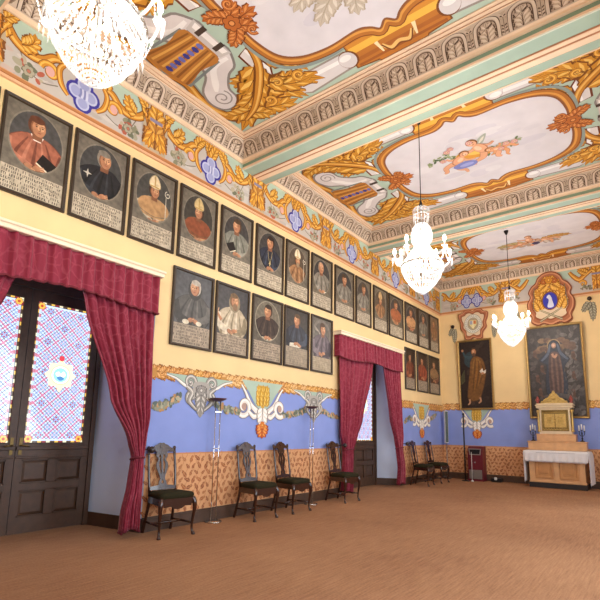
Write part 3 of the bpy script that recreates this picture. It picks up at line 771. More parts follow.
def portrait_art(A, w, h, p, rnd):
    """A is centred on the canvas; w, h its size"""
    g = p.get('ground', '#5d564c'); A.rect(-w/2, -h/2, w/2, h/2, g)
    for i in range(26): A.poly(ell((rnd.random()-.5)*w*.8, -h*.1+(rnd.random())*h*.55, .09*w, .05*h, 9, rot=rnd.random()*3), p.get('mott', '#655d52'))
    ph = p.get('panel', .27); tv = -h/2 + ph*h
    A.push(0, tv + (h/2-tv)*.5 + .0, w/.72, (h/2-tv)/.78)      # local picture frame: u -.36...36, v -.39...39
    bg = p.get('bg', '#3d3a38')
    ov = ell(0, 0, .315, .365, 36)
    if p.get('oval', True):
        A.poly(ell(0, 0, .335, .383, 36), p.get('rim', '#80786a')); A.poly(ov, bg)
    else: A.rect(-.36, -.39, .36, .39, bg)
    if p.get('arch'):
        A.poly([(-.33, -.39), (-.33, .1)] + ell(0, .1, .33, .27, 14, PI, 0) + [(.33, -.39)], '#6d675e'); A.poly([(-.27, -.39), (-.27, .08)] + ell(0, .08, .27, .24, 14, PI, 0) + [(.27, -.39)], '#5a554f')
        for k in range(4): A.stroke([(-.25, .2-.02*k), (-.1, .1), (-.05+.03*k, -.1)], .02, '#8c8478')
    R, RL, RD = p['robe']; hx = p.get('hx', 0.); d = p.get('dir', 1)
    mit = bool(p.get('mitre')); A.push(0, -.115 if mit else -.055, 1.28 if not mit else 1.14, 1.25 if not mit else 1.12)
    low = [(.312*math.cos(a), .362*math.sin(a)) for a in [PI*(1.06+.88*k/12) for k in range(13)]]
    body = low + [(.25, .0), (.19, .055), (hx+.09, .10), (hx-.09, .10), (-.19, .05), (-.26, -.01)]
    A.poly(cr(body, 2, True), RD); A.poly([(u*.95, v*.97+.0) for u, v in cr(body, 2, True)], R)
    for k in range(5): A.stroke([(-.2+.09*k, -.28), (-.17+.08*k, -.12), (hx+(-.08+.04*k), .06)], [.045, .03, .01], RL if k % 2 else RD)
    A.stroke([(-d*.24, -.0), (-d*.23, -.15), (-d*.02, -.22)], [.05, .10, .06], RL); A.stroke([(d*.24, -.0), (d*.2, -.18), (d*.02, -.23)], [.05, .1, .06], RD)
    if p.get('cape'): A.poly(cr([(-.2, .05), (hx, .1), (.2, .05), (.24, -.12), (0, -.17), (-.24, -.12)], 3, True), p['cape']); A.stroke([(-.22, -.1), (0, -.15), (.22, -.1)], .012, RD)
    if p.get('collar'): A.poly([(hx-.06, .105), (hx+.06, .105), (hx+.035, .05), (hx-.03, .05)], p['collar'])
    # head
    hy = .185
    A.poly([(hx-.045, .06), (hx+.045, .06), (hx+.05, .15), (hx-.05, .15)], SK[0])
    if p.get('hood'): A.poly(ell(hx, hy-.02, .105, .125), RD)
    A.poly(ell(hx-.01*d, hy+.015, .083, .10), p.get('hair', '#3b2a20'))
    A.poly(ell(hx, hy, .068, .088), SK[0]); A.poly(ell(hx+.008*d, hy, .062, .083), SK[1]); A.poly(ell(hx+.022*d, hy+.02, .035, .045), SK[2])
    if p.get('bald'): A.poly(ell(hx, hy+.05, .06, .05), SK[2])
    else: A.poly(ell(hx-.012*d, hy+.075, .07, .035), p.get('hair', '#3b2a20'))
    for e in (-.028, .028):
        A.poly(ell(hx+e+.012*d, hy+.012, .011, .006, 8), '#2a1c16'); A.stroke([(hx+e-.014+.012*d, hy+.028), (hx+e+.014+.012*d, hy+.03)], .006, '#5a3a28')
    A.stroke([(hx+.012*d, hy+.015), (hx+.02*d, hy-.02), (hx+.006*d, hy-.024)], .008, SK[0]); A.stroke([(hx-.014+.012*d, hy-.045), (hx+.016+.012*d, hy-.045)], .009, '#8f4a3c')
    if p.get('beard'): A.poly(ell(hx+.01*d, hy-.075, .045, .045), p['beard'])
    if p.get('mitre'):
        c = p['mitre']; A.poly(cr([(hx-.075, hy+.05), (hx-.09, hy+.14), (hx, hy+.235), (hx+.085, hy+.14), (hx+.075, hy+.05)], 3, True), '#8d7d5e')
        A.poly(cr([(hx-.066, hy+.055), (hx-.08, hy+.14), (hx, hy+.222), (hx+.076, hy+.14), (hx+.066, hy+.055)], 3, True), c); A.stroke([(hx, hy+.06), (hx, hy+.21)], .016, '#b08d4e'); A.stroke([(hx-.07, hy+.065), (hx+.07, hy+.065)], .018, '#b08d4e')
    it = p.get('item', '')
    if 'crozier' in it:
        x = .19*d; A.stroke([(x, -.25), (x-.005, .17)], .012, '#b9b2a0'); A.stroke(spiral(x+.02*d, .215, .012, .05, PI if d > 0 else 0, -1.2*d), .012, '#c9c2ae', raw=True)
    if 'book' in it:
        A.push(d*.12, -.14, 1, 1, -.45*d); A.rect(-.09, -.06, .09, .06, '#1d1715'); A.stroke([(-.09, -.06), (.09, -.06)], .014, '#d8cbb0'); A.pop()
    if 'paper' in it: A.push(d*.06, -.24, 1, 1, .2); A.poly([(-.13, -.03), (.13, -.05), (.11, .03), (-.10, .05)], '#cfc8b4'); A.pop()
    if 'cross' in it: A.stroke([(hx-.05, .06), (hx, -.12), (hx+.05, .06)], .006, '#b9a468'); A.rect(-.006+hx, -.17, .006+hx, -.1, '#d0b878'); A.rect(hx-.022, -.135, hx+.022, -.123, '#d0b878')
    if 'star' in it: A.push(-.15*d, -.02, .05, .05); [A.poly([(-.25, 0), (0, 1) if k % 2 == 0 else (0, -1), (.25, 0)], '#b7b0a0') or A.poly([(0, -.25), (1, 0) if k % 2 == 0 else (-1, 0), (0, .25)], '#b7b0a0') for k in range(2)]; A.pop()
    # hands
    for hxx, hyy, rr in p.get('hands', ((.03, -.21, .3), (-.05, -.22, -.3))):
        A.push(hxx*d, hyy, 1, 1, rr); A.poly(ell(0, 0, .045, .03), SK[0]); A.poly(ell(0, .004, .04, .025), SK[1])
        for k in range(4): A.stroke([(.025, .014-.01*k), (.065, .016-.012*k)], .008, SK[2] if k % 2 else SK[1])
        A.pop()
    if p.get('cuff'): A.poly(ell(-.1*d, -.235, .045, .028), p['cuff']); A.poly(ell(.1*d, -.24, .05, .03), p['cuff'])
    if p.get('raised'): A.stroke([(-.2*d, -.1), (-.27*d, -.02)], [.05, .03], SK[1]); [A.stroke([(-.27*d, -.02), (-.27*d-.02+.02*k, .05)], .012, SK[2]) for k in range(3)]
    A.pop()
    if p.get('oval', True):                                            # dark spandrels around the oval
        n = 40; vs = []
        for k in range(n+1):
            a = 2*PI*k/n; x, y = .315*math.cos(a), .365*math.sin(a); f = min(.365/max(1e-6, abs(x)), .395/max(1e-6, abs(y))); vs += [(x, y), (x*f, y*f)]
        A.emit(vs, [(2*k, 2*k+1, 2*k+3, 2*k+2) for k in range(n)], g)
        A.stroke(ov, .018, p.get('rim', '#7a7264'), closed=True, raw=True)
    A.pop()
    if p.get('panel', .27) > 0:
        pc, ink = p.get('paper', '#a99d8a'), p.get('ink', '#3f372f'); A.rect(-w/2, -h/2, w/2, tv, pc); A.rect(-w/2, tv-.008, w/2, tv, '#6b6154')
        rows = p.get('rows', 6); kr = A.k; lh = (ph*h-.02)/rows                       # rows of worn, unreadable brush marks
        for r in range(rows):
            A.back(kr+1); y = tv - .012 - lh*(r+.85); x = -w/2+.02; end = w/2-.02-(rnd.random()*.2 if r == rows-1 else rnd.random()*.03)
            while x < end:
                l = .011+.009*rnd.random(); q = rnd.random(); hh = lh*(.60+.15*rnd.random()); A.back(kr+1)
                if q < .88:
                    A.rect(x, y, x+l*.45, y+hh, ink)
                    if q < .45: A.rect(x, y+hh*(.0 if q < .2 else .75), x+l, y+hh*(.25 if q < .2 else 1), ink)
                x += l*1.35
rp = random.Random(5)
def portrait(y0, y1, z0, z1, p, label, group=None):
    w, h = y1-y0, z1-z0; O = (0, (y0+y1)/2, (z0+z1)/2)
    t = thing('framed_portrait', label, 'portrait', O, group=group)
    b = .04; U, V, N = (0, 1, 0), (0, 0, 1), (1, 0, 0)
    mb = MB(); frame_box(mb, (.004, 0, 0), U, V, N, w, h, b, .04, mi2=1); mb.build('frame', [m_frame, mat('worn_frame_lip', p.get('lip', '#4a3c2c'), .5, .2)], t)
    A = Art((.012, 0, 0), U, V, N, base=.002); portrait_art(A, w-2*b+.004, h-2*b+.004, p, rp); A.build('canvas', OILPAINT, t)
    return t
blk = ('#242426', '#34363a', '#18181a'); blu = ('#2a2e3a', '#3b4250', '#1c1f28'); org = ('#965a44', '#ad7058', '#6e3c2c'); crm = ('#a1917a', '#bcae96', '#776852')
grn = ('#77766a', '#8f8d80', '#57574d'); gry = ('#7a7468', '#918b7e', '#5b564c'); red = ('#7c4230', '#955a42', '#58291d'); tan = ('#8c6646', '#a5805c', '#664830'); dkb = ('#372a24', '#4a3a32', '#261d19'); wht = ('#b0a188', '#cbbea6', '#857860')
PU = '#b3a690'
UP = [((.78, 1.49), dict(robe=blk), 'dark framed portrait cut off at the left edge of the photo'),
 ((1.53, 2.24), dict(robe=org, bald=False, hair='#5a3422', item='book', dir=1, collar='#e8ddd0', bg='#484644'), 'portrait of a man in an orange-red cape holding a dark open book'),
 ((2.28, 2.98), dict(robe=blk, hair='#7d7568', item='star', dir=1, hx=.03, bg='#42413f'), 'portrait of a man in black with a pale star badge on his chest'),
 ((3.03, 3.73), dict(robe=crm, cape='#a9835a', mitre='#d6c39c', item='crozier', dir=1, hx=0, bg='#45433f'), 'portrait of a cleric in white mitre and cream cope holding a crozier'),
 ((3.79, 4.49), dict(robe=tan, cape='#7f452c', mitre='#c2ab78', item='', dir=-1, bg='#3d3933'), 'portrait of a mitred cleric in orange cope, above the first portrait of the lower row'),
 ((4.57, 5.28), dict(robe=grn, item='book', dir=-1, hair='#4a3828', hx=-.01), 'portrait of a dark-haired cleric in a grey-green robe holding a book'),
 ((5.36, 6.09), dict(robe=blu, item='cross', hair='#2a2019', dir=-1), 'upper row portrait of a man in dark blue with a pendant cross'),
 ((6.15, 6.85), dict(robe=tan, mitre='#d9cdb0', item='crozier', dir=1, beard='#8f7a60', bg='#564a3e'), 'portrait of a bearded cleric in white mitre and orange-tan cope with a staff'),
 ((6.93, 7.65), dict(robe=gry, bald=True, hair='#8a7a68', dir=1, hx=-.02, item='paper', ground='#6a6050'), 'portrait of a bald man in pale grey with a paper, upper row'),
 ((7.75, 8.51), dict(robe=gry, hair='#4a3a2a', dir=1, ground='#6d6353'), 'portrait of a man in pale grey above the left end of the far pelmet'),
 ((8.59, 9.27), dict(robe=gry, hair='#59462f', dir=1, hx=.02, bg='#474039', ground='#6d6353'), 'portrait of a man in dull grey, second upper portrait over the far pelmet'),
 ((9.39, 10.1), dict(robe=tan, mitre='#c9a878', dir=1, bg='#5b4c3d', ground='#6d6353'), 'portrait of a mitred figure all in tan above the far pelmet'),
 ((10.18, 10.98), dict(robe=tan, cape='#9a5a3a', hair='#5b4630', dir=1, ground='#5c5344'), 'portrait of a man in brown and tan above the right end of the far pelmet'),
 ((11.1, 11.87), dict(robe=red, cape='#b98c62', hair='#5b4630', dir=-1, ground='#564c40'), 'upper row portrait of a man in reddish robe, third from the far corner'),
 ((11.94, 12.68), dict(robe=gry, hair='#6a5d48', dir=1, ground='#5b5346'), 'portrait of a man in ash grey, second from the far corner in the upper row'),
 ((12.75, 13.43), dict(robe=tan, hair='#7a5a3c', bg='#7a6048', ground='#7d6850', dir=-1), 'brownish faded portrait nearest the far corner in the upper row')]
for (a, b), p, l in UP:
    p.setdefault('paper', PU); p.setdefault('ground', '#6a6256'); portrait(a, b, 3.625, 4.705, p, l, 'portraits in the upper row')
LO = [((3.76, 4.49), dict(robe=('#4a4744', '#615d58', '#33312f'), oval=False, bg='#4b4b4d', hood=True, hair='#a9a092', cuff='#c9bfa8', dir=-1, hx=.02, ground='#4b4b4d', mott='#55555a', panel=.28), 'portrait of a monk in dark grey with pale cuffs beside the near curtain'),
 ((4.54, 5.26), dict(robe=wht, oval=False, bg='#413f40', hood=True, hair='#6a5238', raised=True, dir=1, hx=.03, ground='#413f40', mott='#4b494a', panel=.27, beard='#7a6048'), 'portrait of a friar in a white habit raising one hand, second of the lower row'),
 ((5.33, 6.10), dict(robe=dkb, bg='#6b6355', rim='#8c8472', hair='#33261c', dir=-1, cuff='#b9a583', item='paper', ground='#5a5348', panel=.30, rows=7), 'portrait of a man in brown inside a pale oval, third of the lower row'),
 ((6.15, 6.88), dict(robe=blu, oval=False, bg='#3b3633', hair='#5a4632', item='paper', dir=-1, ground='#3b3633', mott='#453f3a', panel=.33, rows=8, paper='#948672', ink='#746757'), 'portrait of a friar in dark blue bent over an open book'),
 ((6.95, 7.67), dict(robe=('#5a4f56', '#766a70', '#3f373d'), oval=False, arch=True, bg='#5c564e', hair='#4a3426', dir=1, hx=.03, ground='#655e54', panel=.26, rows=6, paper='#a3957e', ink='#85775f'), 'portrait of a man in purple-grey under a painted arch, left of the far curtain'),
 ((11.05, 11.67), dict(robe=('#6d3a2a', '#8f5038', '#47241a'), oval=False, bg='#33251e', hair='#3a2a1e', dir=1, ground='#33251e', mott='#3b2b23', panel=.27), 'lower row portrait of a red-brown robed figure, just right of the far curtain'),
 ((11.80, 12.52), dict(robe=('#86402c', '#9c543c', '#602a1d'), oval=False, bg='#382a22', hair='#33261c', dir=-1, ground='#382a22', mott='#41322a', panel=.27), 'dark lower row portrait of a brighter red figure, second from far corner'),
 ((12.63, 13.40), dict(robe=('#5c3328', '#7a4838', '#3d211a'), oval=False, bg='#2f231d', hair='#4a3828', cape='#8a6a4a', dir=-1, ground='#2f231d', mott='#38291f', panel=.27), 'lower row portrait of a figure with tan cape, nearest the far corner')]
for (a, b), p, l in LO:
    p.setdefault('paper', '#9c8c78'); p['lip'] = '#6d5a42'; portrait(a, b, 2.375, 3.475, p, l, 'portraits in the lower row')

# ------------------------------------------------------------------ two paintings on the far wall (leaning forward a little)
def wall_painting(name, x0, x1, z0, z1, lean, bw, fn, label):
    w, h = x1-x0, z1-z0; t = thing(name, label, 'painting', ((x0+x1)/2, YD-.012, z0))
    U, V, N = Vector((1, 0, 0)), Vector((0, -math.sin(lean), math.cos(lean))), Vector((0, -math.cos(lean), -math.sin(lean)))
    O = V*h/2
    mb = MB(); frame_box(mb, O, U, V, N, w, h, bw, .06, .02); mb.build('frame', m_gilt, t)
    mb = MB(); mb.extrude([(-w/2+.01, -h/2+.01), (w/2-.01, -h/2+.01), (w/2-.01, h/2-.01), (-w/2+.01, h/2-.01)], [], O, U, V, N, .015); mb.build('stretcher', m_wood, t)
    A = Art(O + N*.016, U, V, N, base=.002); fn(A, w-2*bw+.006, h-2*bw+.006); A.build('canvas', OILPAINT, t)
def saint(A, w, h):
    r = random.Random(3); A.rect(-w/2, -h/2, w/2, h/2, '#2b201c')
    for i in range(40): A.poly(ell((r.random()-.5)*w*.8, (r.random()-.5)*h*.9, .10, .06, 10, rot=r.random()*3), r.choice(['#2f2420', '#352923', '#271d1a', '#3a2d26']))
    A.push(0, 0, w/.86, h/1.9)
    A.poly(cr([(-.3, .35), (-.22, .62), (-.02, .62), (.02, .3), (-.15, .2)], 4, True), '#2c3a40'); A.poly([(-.42, -.05), (-.3, .15), (-.3, -.2), (-.42, -.3)], '#4a4632')
    robe = cr([(.02, .52), (.22, .42), (.30, .1), (.26, -.2), (.18, -.5), (.06, -.74), (-.24, -.72), (-.22, -.3), (-.16, .1), (-.12, .4)], 4, True)
    A.poly(robe, '#4f3420'); A.poly([(u*.92-.0, v*.97) for u, v in robe], '#704c28'); A.poly(cr([(.0, .45), (.16, .36), (.12, .05), (-.02, -.25), (-.08, .1)], 4, True), '#866032')
    for k in range(5): A.stroke([(.02+.04*k, .45-.04*k), (-.02+.06*k, .1), (-.10+.05*k, -.5+.05*k)], [.02, .06, .02], '#805628' if k % 2 else '#5f3e20')
    A.poly(ell(-.02, .66, .085, .11), '#4a3322'); A.poly(ell(-.02, .64, .062, .085), '#a5714e'); A.poly(ell(-.035, .65, .03, .04), '#c69470'); A.poly(ell(-.02, .56, .05, .05), '#5b4230')
    A.poly(ell(-.01, .67, .13, .15), '#4a3322') if False else None
    A.stroke([(-.08, .5), (-.25, .52), (-.33, .68)], [.08, .07, .04], '#33454c'); A.poly(ell(-.34, .7, .03, .04), '#a5714e')
    A.poly([(.12, .08), (.20, .16), (.22, .07), (.30, .12), (.28, .02), (.18, -.02)], '#d3cdc0'); A.poly(ell(.2, .02, .045, .03), '#b07e58')
    for x, y in ((-.2, -.78), (.1, -.74)): A.stroke([(x, y+.08), (x+.01, y-.02), (x-.05, y-.08)], [.05, .05, .03], '#b78a68')
    A.pop()
def madonna(A, w, h):
    r = random.Random(8); A.rect(-w/2, -h/2, w/2, h/2, '#3d3836')
    for i in range(150):
        u, v = (r.random()-.5)*w*.92, (r.random()-.5)*h*.94
        c = r.choice(['#4a4442', '#443e3c', '#524b48', '#3a3534']) if u < .2 else r.choice(['#57524f', '#625c58', '#4c4745', '#6a6561'])
        A.poly(ell(u, v, .09, .05, 9, rot=r.random()*3), c)
    A.push(0, 0, w/1.22, h/2.3)
    for i in range(30): a = r.random()*6.28; q = r.random(); A.poly(ell(.02+.42*q*math.cos(a), .62+.3*q*math.sin(a), .10, .07, 10), r.choice(['#6b5344', '#7a6049', '#5f4b40', '#80674f']))
    A.poly(ell(0, .66, .15, .17), '#9a8260'); A.poly(ell(0, .66, .13, .15), '#6d5a48')
    mantle = cr([(0, .80), (.13, .70), (.17, .5), (.34, .3), (.22, .1), (.26, -.3), (.2, -.62), (-.2, -.65), (-.24, -.2), (-.2, .15), (-.36, .3), (-.15, .52), (-.12, .7)], 4, True)
    A.poly(mantle, '#282a30'); A.poly([(u*.95, v*.98) for u, v in mantle], '#333843')
    A.poly(cr([(-.1, .45), (.1, .45), (.16, 0), (.13, -.6), (-.13, -.6), (-.15, 0)], 4, True), '#584440')
    for k in range(6): A.stroke([(-.1+.04*k, .4), (-.13+.055*k, -.05), (-.1+.045*k, -.6)], [.02, .04, .03], '#6a5349' if k % 2 else '#4a3a37')
    for sx in (1, -1): A.stroke([(.08*sx, .7), (.15*sx, .45), (.30*sx, .28)], [.03, .07, .04], '#535b6a')
    A.poly(ell(0, .66, .055, .075), '#a8806a'); A.poly(ell(-.01, .67, .035, .045), '#c9a288'); A.stroke([(-.05, .45), (0, .36), (.06, .43)], [.05, .07, .05], '#b0846a')
    A.stroke([(-.4, -.7), (0, -.62), (.42, -.72)], [.06, .14, .06], '#565150')
    for x, y in ((-.42, -.2), (-.38, -.55), (.40, -.15), (.36, -.6), (-.3, .05), (.42, .35), (-.45, .45)):
        A.poly(ell(x, y+.08, .04, .045), '#644a3e'); A.poly(ell(x, y, .05, .075), '#574238'); A.stroke([(x, y-.04), (x+.07, y-.12)], .035, '#5c463b')
    for i in range(40): A.poly(ell(.2+.3*r.random(), -.9+1.3*r.random(), .05, .012, 7, rot=.8+r.random()), r.choice(['#5f5b58', '#68635f', '#56524f']))
    A.pop()
wall_painting('narrow_painting', .53, 1.50, 1.95, 3.98, .03, .055, saint, 'narrow gilt framed dark painting of a standing saint in a brown robe')
wall_painting('large_painting', 2.385, 3.745, 1.70, 4.15, .045, .06, madonna, 'large dark gilt framed painting of a veiled woman with halo behind the altar')

# ------------------------------------------------------------------ doors with stained glass
LEAD = mat('lead_came', '#2b2a2c', .6, .3)
def glass_mat():
    m = bpy.data.materials.new('backlit_stained_glass'); m.use_nodes = True; nt = m.node_tree
    nt.nodes.clear(); o = nt.nodes.new('ShaderNodeOutputMaterial'); a = nt.nodes.new('ShaderNodeAttribute'); a.attribute_name = 'col'
    e = nt.nodes.new('ShaderNodeEmission'); e.inputs['Strength'].default_value = GLASS_E
    g = nt.nodes.new('ShaderNodeBsdfGlossy'); g.inputs['Roughness'].default_value = .15; g.inputs['Color'].default_value = (.05, .05, .05, 1)
    ad = nt.nodes.new('ShaderNodeAddShader'); nt.links.new(a.outputs['Color'], e.inputs['Color'])
    nt.links.new(e.outputs[0], ad.inputs[0]); nt.links.new(g.outputs[0], ad.inputs[1]); nt.links.new(ad.outputs[0], o.inputs['Surface']); return m
GLASS_E = 1.7
GLASS = glass_mat()
def glass_art(A, w, h, r):
    A.rect(-w/2, -h/2, w/2, h/2, '#b9c8e6'); q = .098; bx = .05
    n = int(h/q)+4; m = int(w/q)+4; W2, H2 = w/2-bx, h/2-bx
    def dia(x, y, k, c):
        P = [(x-k, y), (x, y-k), (x+k, y), (x, y+k)]
        if abs(x)+k*.6 < W2 and abs(y)+k*.6 < H2: A.poly(P, c)
    for j in range(-n, n):
        for i in range(-m, m):
            x, y = i*q, j*q
            if (i+j) % 2 == 0: dia(x, y, q*.46, r.choice(['#c4d4ee', '#b9cbea', '#d6e0f2', '#a8bfe6', '#d0c0dc']))
            if i % 2 == 0 and j % 2 == 0:
                if (i//2+j//2) % 2: dia(x, y, q*.40, '#97283f'); dia(x, y, q*.2, '#b9506a')
                else: dia(x, y, q*.36, '#b0485c'); dia(x, y, q*.26, '#d3dcf0'); dia(x, y, q*.13, '#8e2f50')
            elif i % 2 and j % 2: dia(x, y, q*.40, '#b75a7c'); dia(x, y, q*.31, '#c9d4ee')
            elif (i+j) % 2: dia(x, y, q*.12, '#6d86c4')
    for k in range(-40, 40):                                       # coloured strips along every second lattice line
        for sg in (1, -1):
            c = k*q; pts = []
            for x in (-W2, W2):
                y = sg*(x-c)
                if abs(y) > H2: x, y = (math.copysign(H2, y)*sg+c, math.copysign(H2, y))
                pts.append((x, y))
            if abs(pts[0][0]) <= W2+.001 and abs(pts[1][0]) <= W2+.001 and math.dist(*pts) > .05: A.stroke(pts, .017, '#b86c86' if k % 2 else '#8ba0d2', 1)
    A.mi = 1
    for k in range(-40, 40):
        for sg in (1, -1):
            pts = []                       # lead lines clipped to the inner field
            c = (k+.5)*q*1.0
            ys_ = [max(-H2, min(H2, sg*(x-c))) for x in (-W2, W2)]
            xa, xb = -W2, W2; ya, yb = sg*(xa-c), sg*(xb-c)
            if max(ya, yb) < -H2 or min(ya, yb) > H2: continue
            def clip(x, y): 
                if y > H2: return (H2*sg+c, H2)
                if y < -H2: return (-H2*sg+c, -H2)
                return (x, y)
            p, p2 = clip(xa, ya), clip(xb, yb)
            A.stroke([p, p2], .0055, '#20242c', 1)
    A.mi = 0
    # patterned border
    def blk(x, y, ww, hh, i):
        A.rect(x-ww/2, y-hh/2, x+ww/2, y+hh/2, ['#c9a24e', '#7a3038', '#cfc7a8', '#4a3a30'][i % 4]); A.mi = 1
        for e in ((x-ww/2, y-hh/2, x+ww/2, y-hh/2+.006), (x-ww/2, y-hh/2, x-ww/2+.006, y+hh/2)): A.rect(*e, '#20242c')
        A.mi = 0
    nb = int(h/.05)
    for i in range(nb):
        y = -h/2+(i+.5)*h/nb
        for sx in (1, -1): blk(sx*(w/2-.012), y, .024, h/nb, i); A.rect(sx*(w/2-.038)-.012, y-h/nb*.45, sx*(w/2-.038)+.012, y+h/nb*.45, ['#a9bfe0', '#b06a78'][i % 2])
    nb = int(w/.05)
    for i in range(nb):
        x = -w/2+(i+.5)*w/nb
        for sy in (1, -1): blk(x, sy*(h/2-.014), w/nb, .028, i+1)
    for sx in (1, -1):
        for sy in (1, -1): A.rosette(sx*(w/2-.05), sy*(h/2-.05), .05, ('#6d3a20', '#e0a54a', '#b5482f'), 6)
    # medallion
    A.push(0, -.02, .74, .74)
    A.poly(cr([(0, .30), (.07, .2), (.19, .19), (.2, .07), (.27, 0), (.2, -.07), (.19, -.19), (.07, -.2), (0, -.30), (-.07, -.2), (-.19, -.19), (-.2, -.07), (-.27, 0), (-.2, .07), (-.19, .19), (-.07, .2)], 3, True), '#efe2b4')
    A.poly(ell(0, 0, .165, .165, 28), '#a08850'); A.poly(ell(0, 0, .155, .155, 28), '#f6f8fa'); A.poly(ell(0, 0, .125, .125, 24), '#8dc4dd')
    A.poly(cr([(-.09, .02), (-.03, .06), (.0, .02), (.05, .07), (.09, .0), (.03, -.05), (-.04, -.04)], 3, True), '#dff0f4'); A.poly(cr([(-.06, -.05), (.0, -.02), (.07, -.06), (.0, -.10)], 3, True), '#4a7fb0')
    A.poly(ell(0, .29, .045, .05), '#c9404a'); A.pop()
def door_leaf(y0, y1, parent, hand, XD):
    """wooden leaf with its stained glass light above two rows of panels"""
    w = y1-y0; yc = (y0+y1)/2; X = XD; st = .085
    mb = MB()
    mb.box((X-.05, y0+.004, .01), (X, y0+st, 2.96), bev=.006); mb.box((X-.05, y1-st, .01), (X, y1-.004, 2.96), bev=.006)
    for z0, z1 in ((.01, .20), (.50, .585), (.86, 1.055), (2.82, 2.96)): mb.box((X-.048, y0+st, z0), (X-.002, y1-st, z1), bev=.004)
    for z0, z1 in ((.2, .5), (.585, .86)): mb.box((X-.048, yc-.05, z0), (X-.002, yc+.05, z1), bev=.004)
    for z0, z1 in ((.2, .5), (.585, .86)):
        for a, b in ((y0+st, yc-.05), (yc+.05, y1-st)):
            mb.box((X-.045, a, z0), (X-.026, b, z1))
            e, z2 = .045, X-.026                      # raised field
            vs = [(z2, a+.012, z0+.012), (z2, b-.012, z0+.012), (z2, b-.012, z1-.012), (z2, a+.012, z1-.012), (X-.010, a+e, z0+e), (X-.010, b-e, z0+e), (X-.010, b-e, z1-e), (X-.010, a+e, z1-e)]
            mb.add(vs, [(4, 5, 6, 7), (0, 1, 5, 4), (1, 2, 6, 5), (2, 3, 7, 6), (3, 0, 4, 7)])
            for q in ((a, z0, b, z0+.012), (a, z1-.012, b, z1), (a, z0, a+.012, z1), (b-.012, z0, b, z1)): mb.box((X-.03, q[0], q[1]), (X+.002, q[2], q[3]))
    mb.box((X-.002, y0+.01, .975), (X+.018, y1-.01, 1.02), bev=.005); mb.box((X-.002, y0+.01, .875), (X+.012, y1-.01, .90), bev=.005)
    lf = mb.build('door_leaf', m_wood, parent, True)
    A = Art((X-.03, yc, (1.055+2.82)/2), (0, 1, 0), (0, 0, 1), (1, 0, 0), base=.001, dz=.00001)
    glass_art(A, w-2*st, 2.82-1.055, random.Random(int(y0*10))); A.build('stained_glass', [GLASS, LEAD], lf, True)
    if hand:
        mb = MB(); yy = y0+.05 if hand > 0 else y1-.05
        mb.box((X, yy-.018, .92), (X+.008, yy+.018, 1.12)); mb.tube([(X, yy, 1.03), (X+.045, yy, 1.03), (X+.05, yy+.09*hand, 1.02)], .009)
        mb.build('door_handle', mat('old_brass', '#6e5a34', .4, .8), lf, True)
for i, (a, b, c, d, XD) in enumerate(DOORS):
    e = struct(bpy.data.objects.new('door_%d' % (i+1), None)); COL.objects.link(e); e.location = (XD, (a+b)/2, 0)
    mb = MB()
    mb.box((XD-.08, a-.10, 0), (XD+.02, a, 3.14), bev=.008); mb.box((XD-.08, b, 0), (XD+.02, b+.06, 3.14), bev=.008); mb.box((XD-.08, a, 2.965), (XD+.02, b, 3.14), bev=.008)
    mb.build('door_frame', m_wood, e, True)
    n = 3-i; s_ = (b-a)/n
    for k in range(n): door_leaf(a+k*s_, a+(k+1)*s_, e, ((0, -1, 1), (-1, 1))[i][k], XD)

# ------------------------------------------------------------------ curtains
def damask():
    m = bpy.data.materials.new('crimson_damask'); m.use_nodes = True; nt = m.node_tree; b = nt.nodes['Principled BSDF']
    b.inputs['Roughness'].default_value = .7; b.inputs['Sheen Weight'].default_value = .25; b.inputs['Sheen Roughness'].default_value = .4; b.inputs['Specular IOR Level'].default_value = .25
    at = nt.nodes.new('ShaderNodeAttribute'); at.attribute_name = 'cloth'
    n = nt.nodes.new('ShaderNodeTexNoise'); n.inputs['Scale'].default_value = 5; n.inputs['Detail'].default_value = 2
    nt.links.new(at.outputs['Vector'], n.inputs['Vector'])
    mx = nt.nodes.new('ShaderNodeMix'); mx.data_type = 'RGBA'; mx.inputs['Factor'].default_value = .16
    nt.links.new(at.outputs['Vector'], mx.inputs['A']); nt.links.new(n.outputs['Color'], mx.inputs['B'])
    v = nt.nodes.new('ShaderNodeTexVoronoi'); v.feature = 'DISTANCE_TO_EDGE'; v.inputs['Scale'].default_value = 8.5
    nt.links.new(mx.outputs['Result'], v.inputs['Vector'])
    r = nt.nodes.new('ShaderNodeValToRGB'); r.color_ramp.interpolation = 'EASE'; e = r.color_ramp.elements
    e[0].position = .0; e[0].color = (*lin('#963c4c'), 1); e[1].position = .10; e[1].color = (*lin('#86263a'), 1)
    nt.links.new(v.outputs['Distance'], r.inputs['Fac']); nt.links.new(r.outputs['Color'], b.inputs['Base Color'])
    return m
DAM = damask(); m_trim = mat('dark_red_fringe', '#6d1a28', .8)
def interp(tab, z):
    for (z0, v0), (z1, v1) in zip(tab, tab[1:]):
        if z0 >= z >= z1:
            t = (z0-z)/(z0-z1); t = t*t*(3-2*t)*.5 + t*.5; return v0+(v1-v0)*t
    return tab[-1][1] if z < tab[-1][0] else tab[0][1]
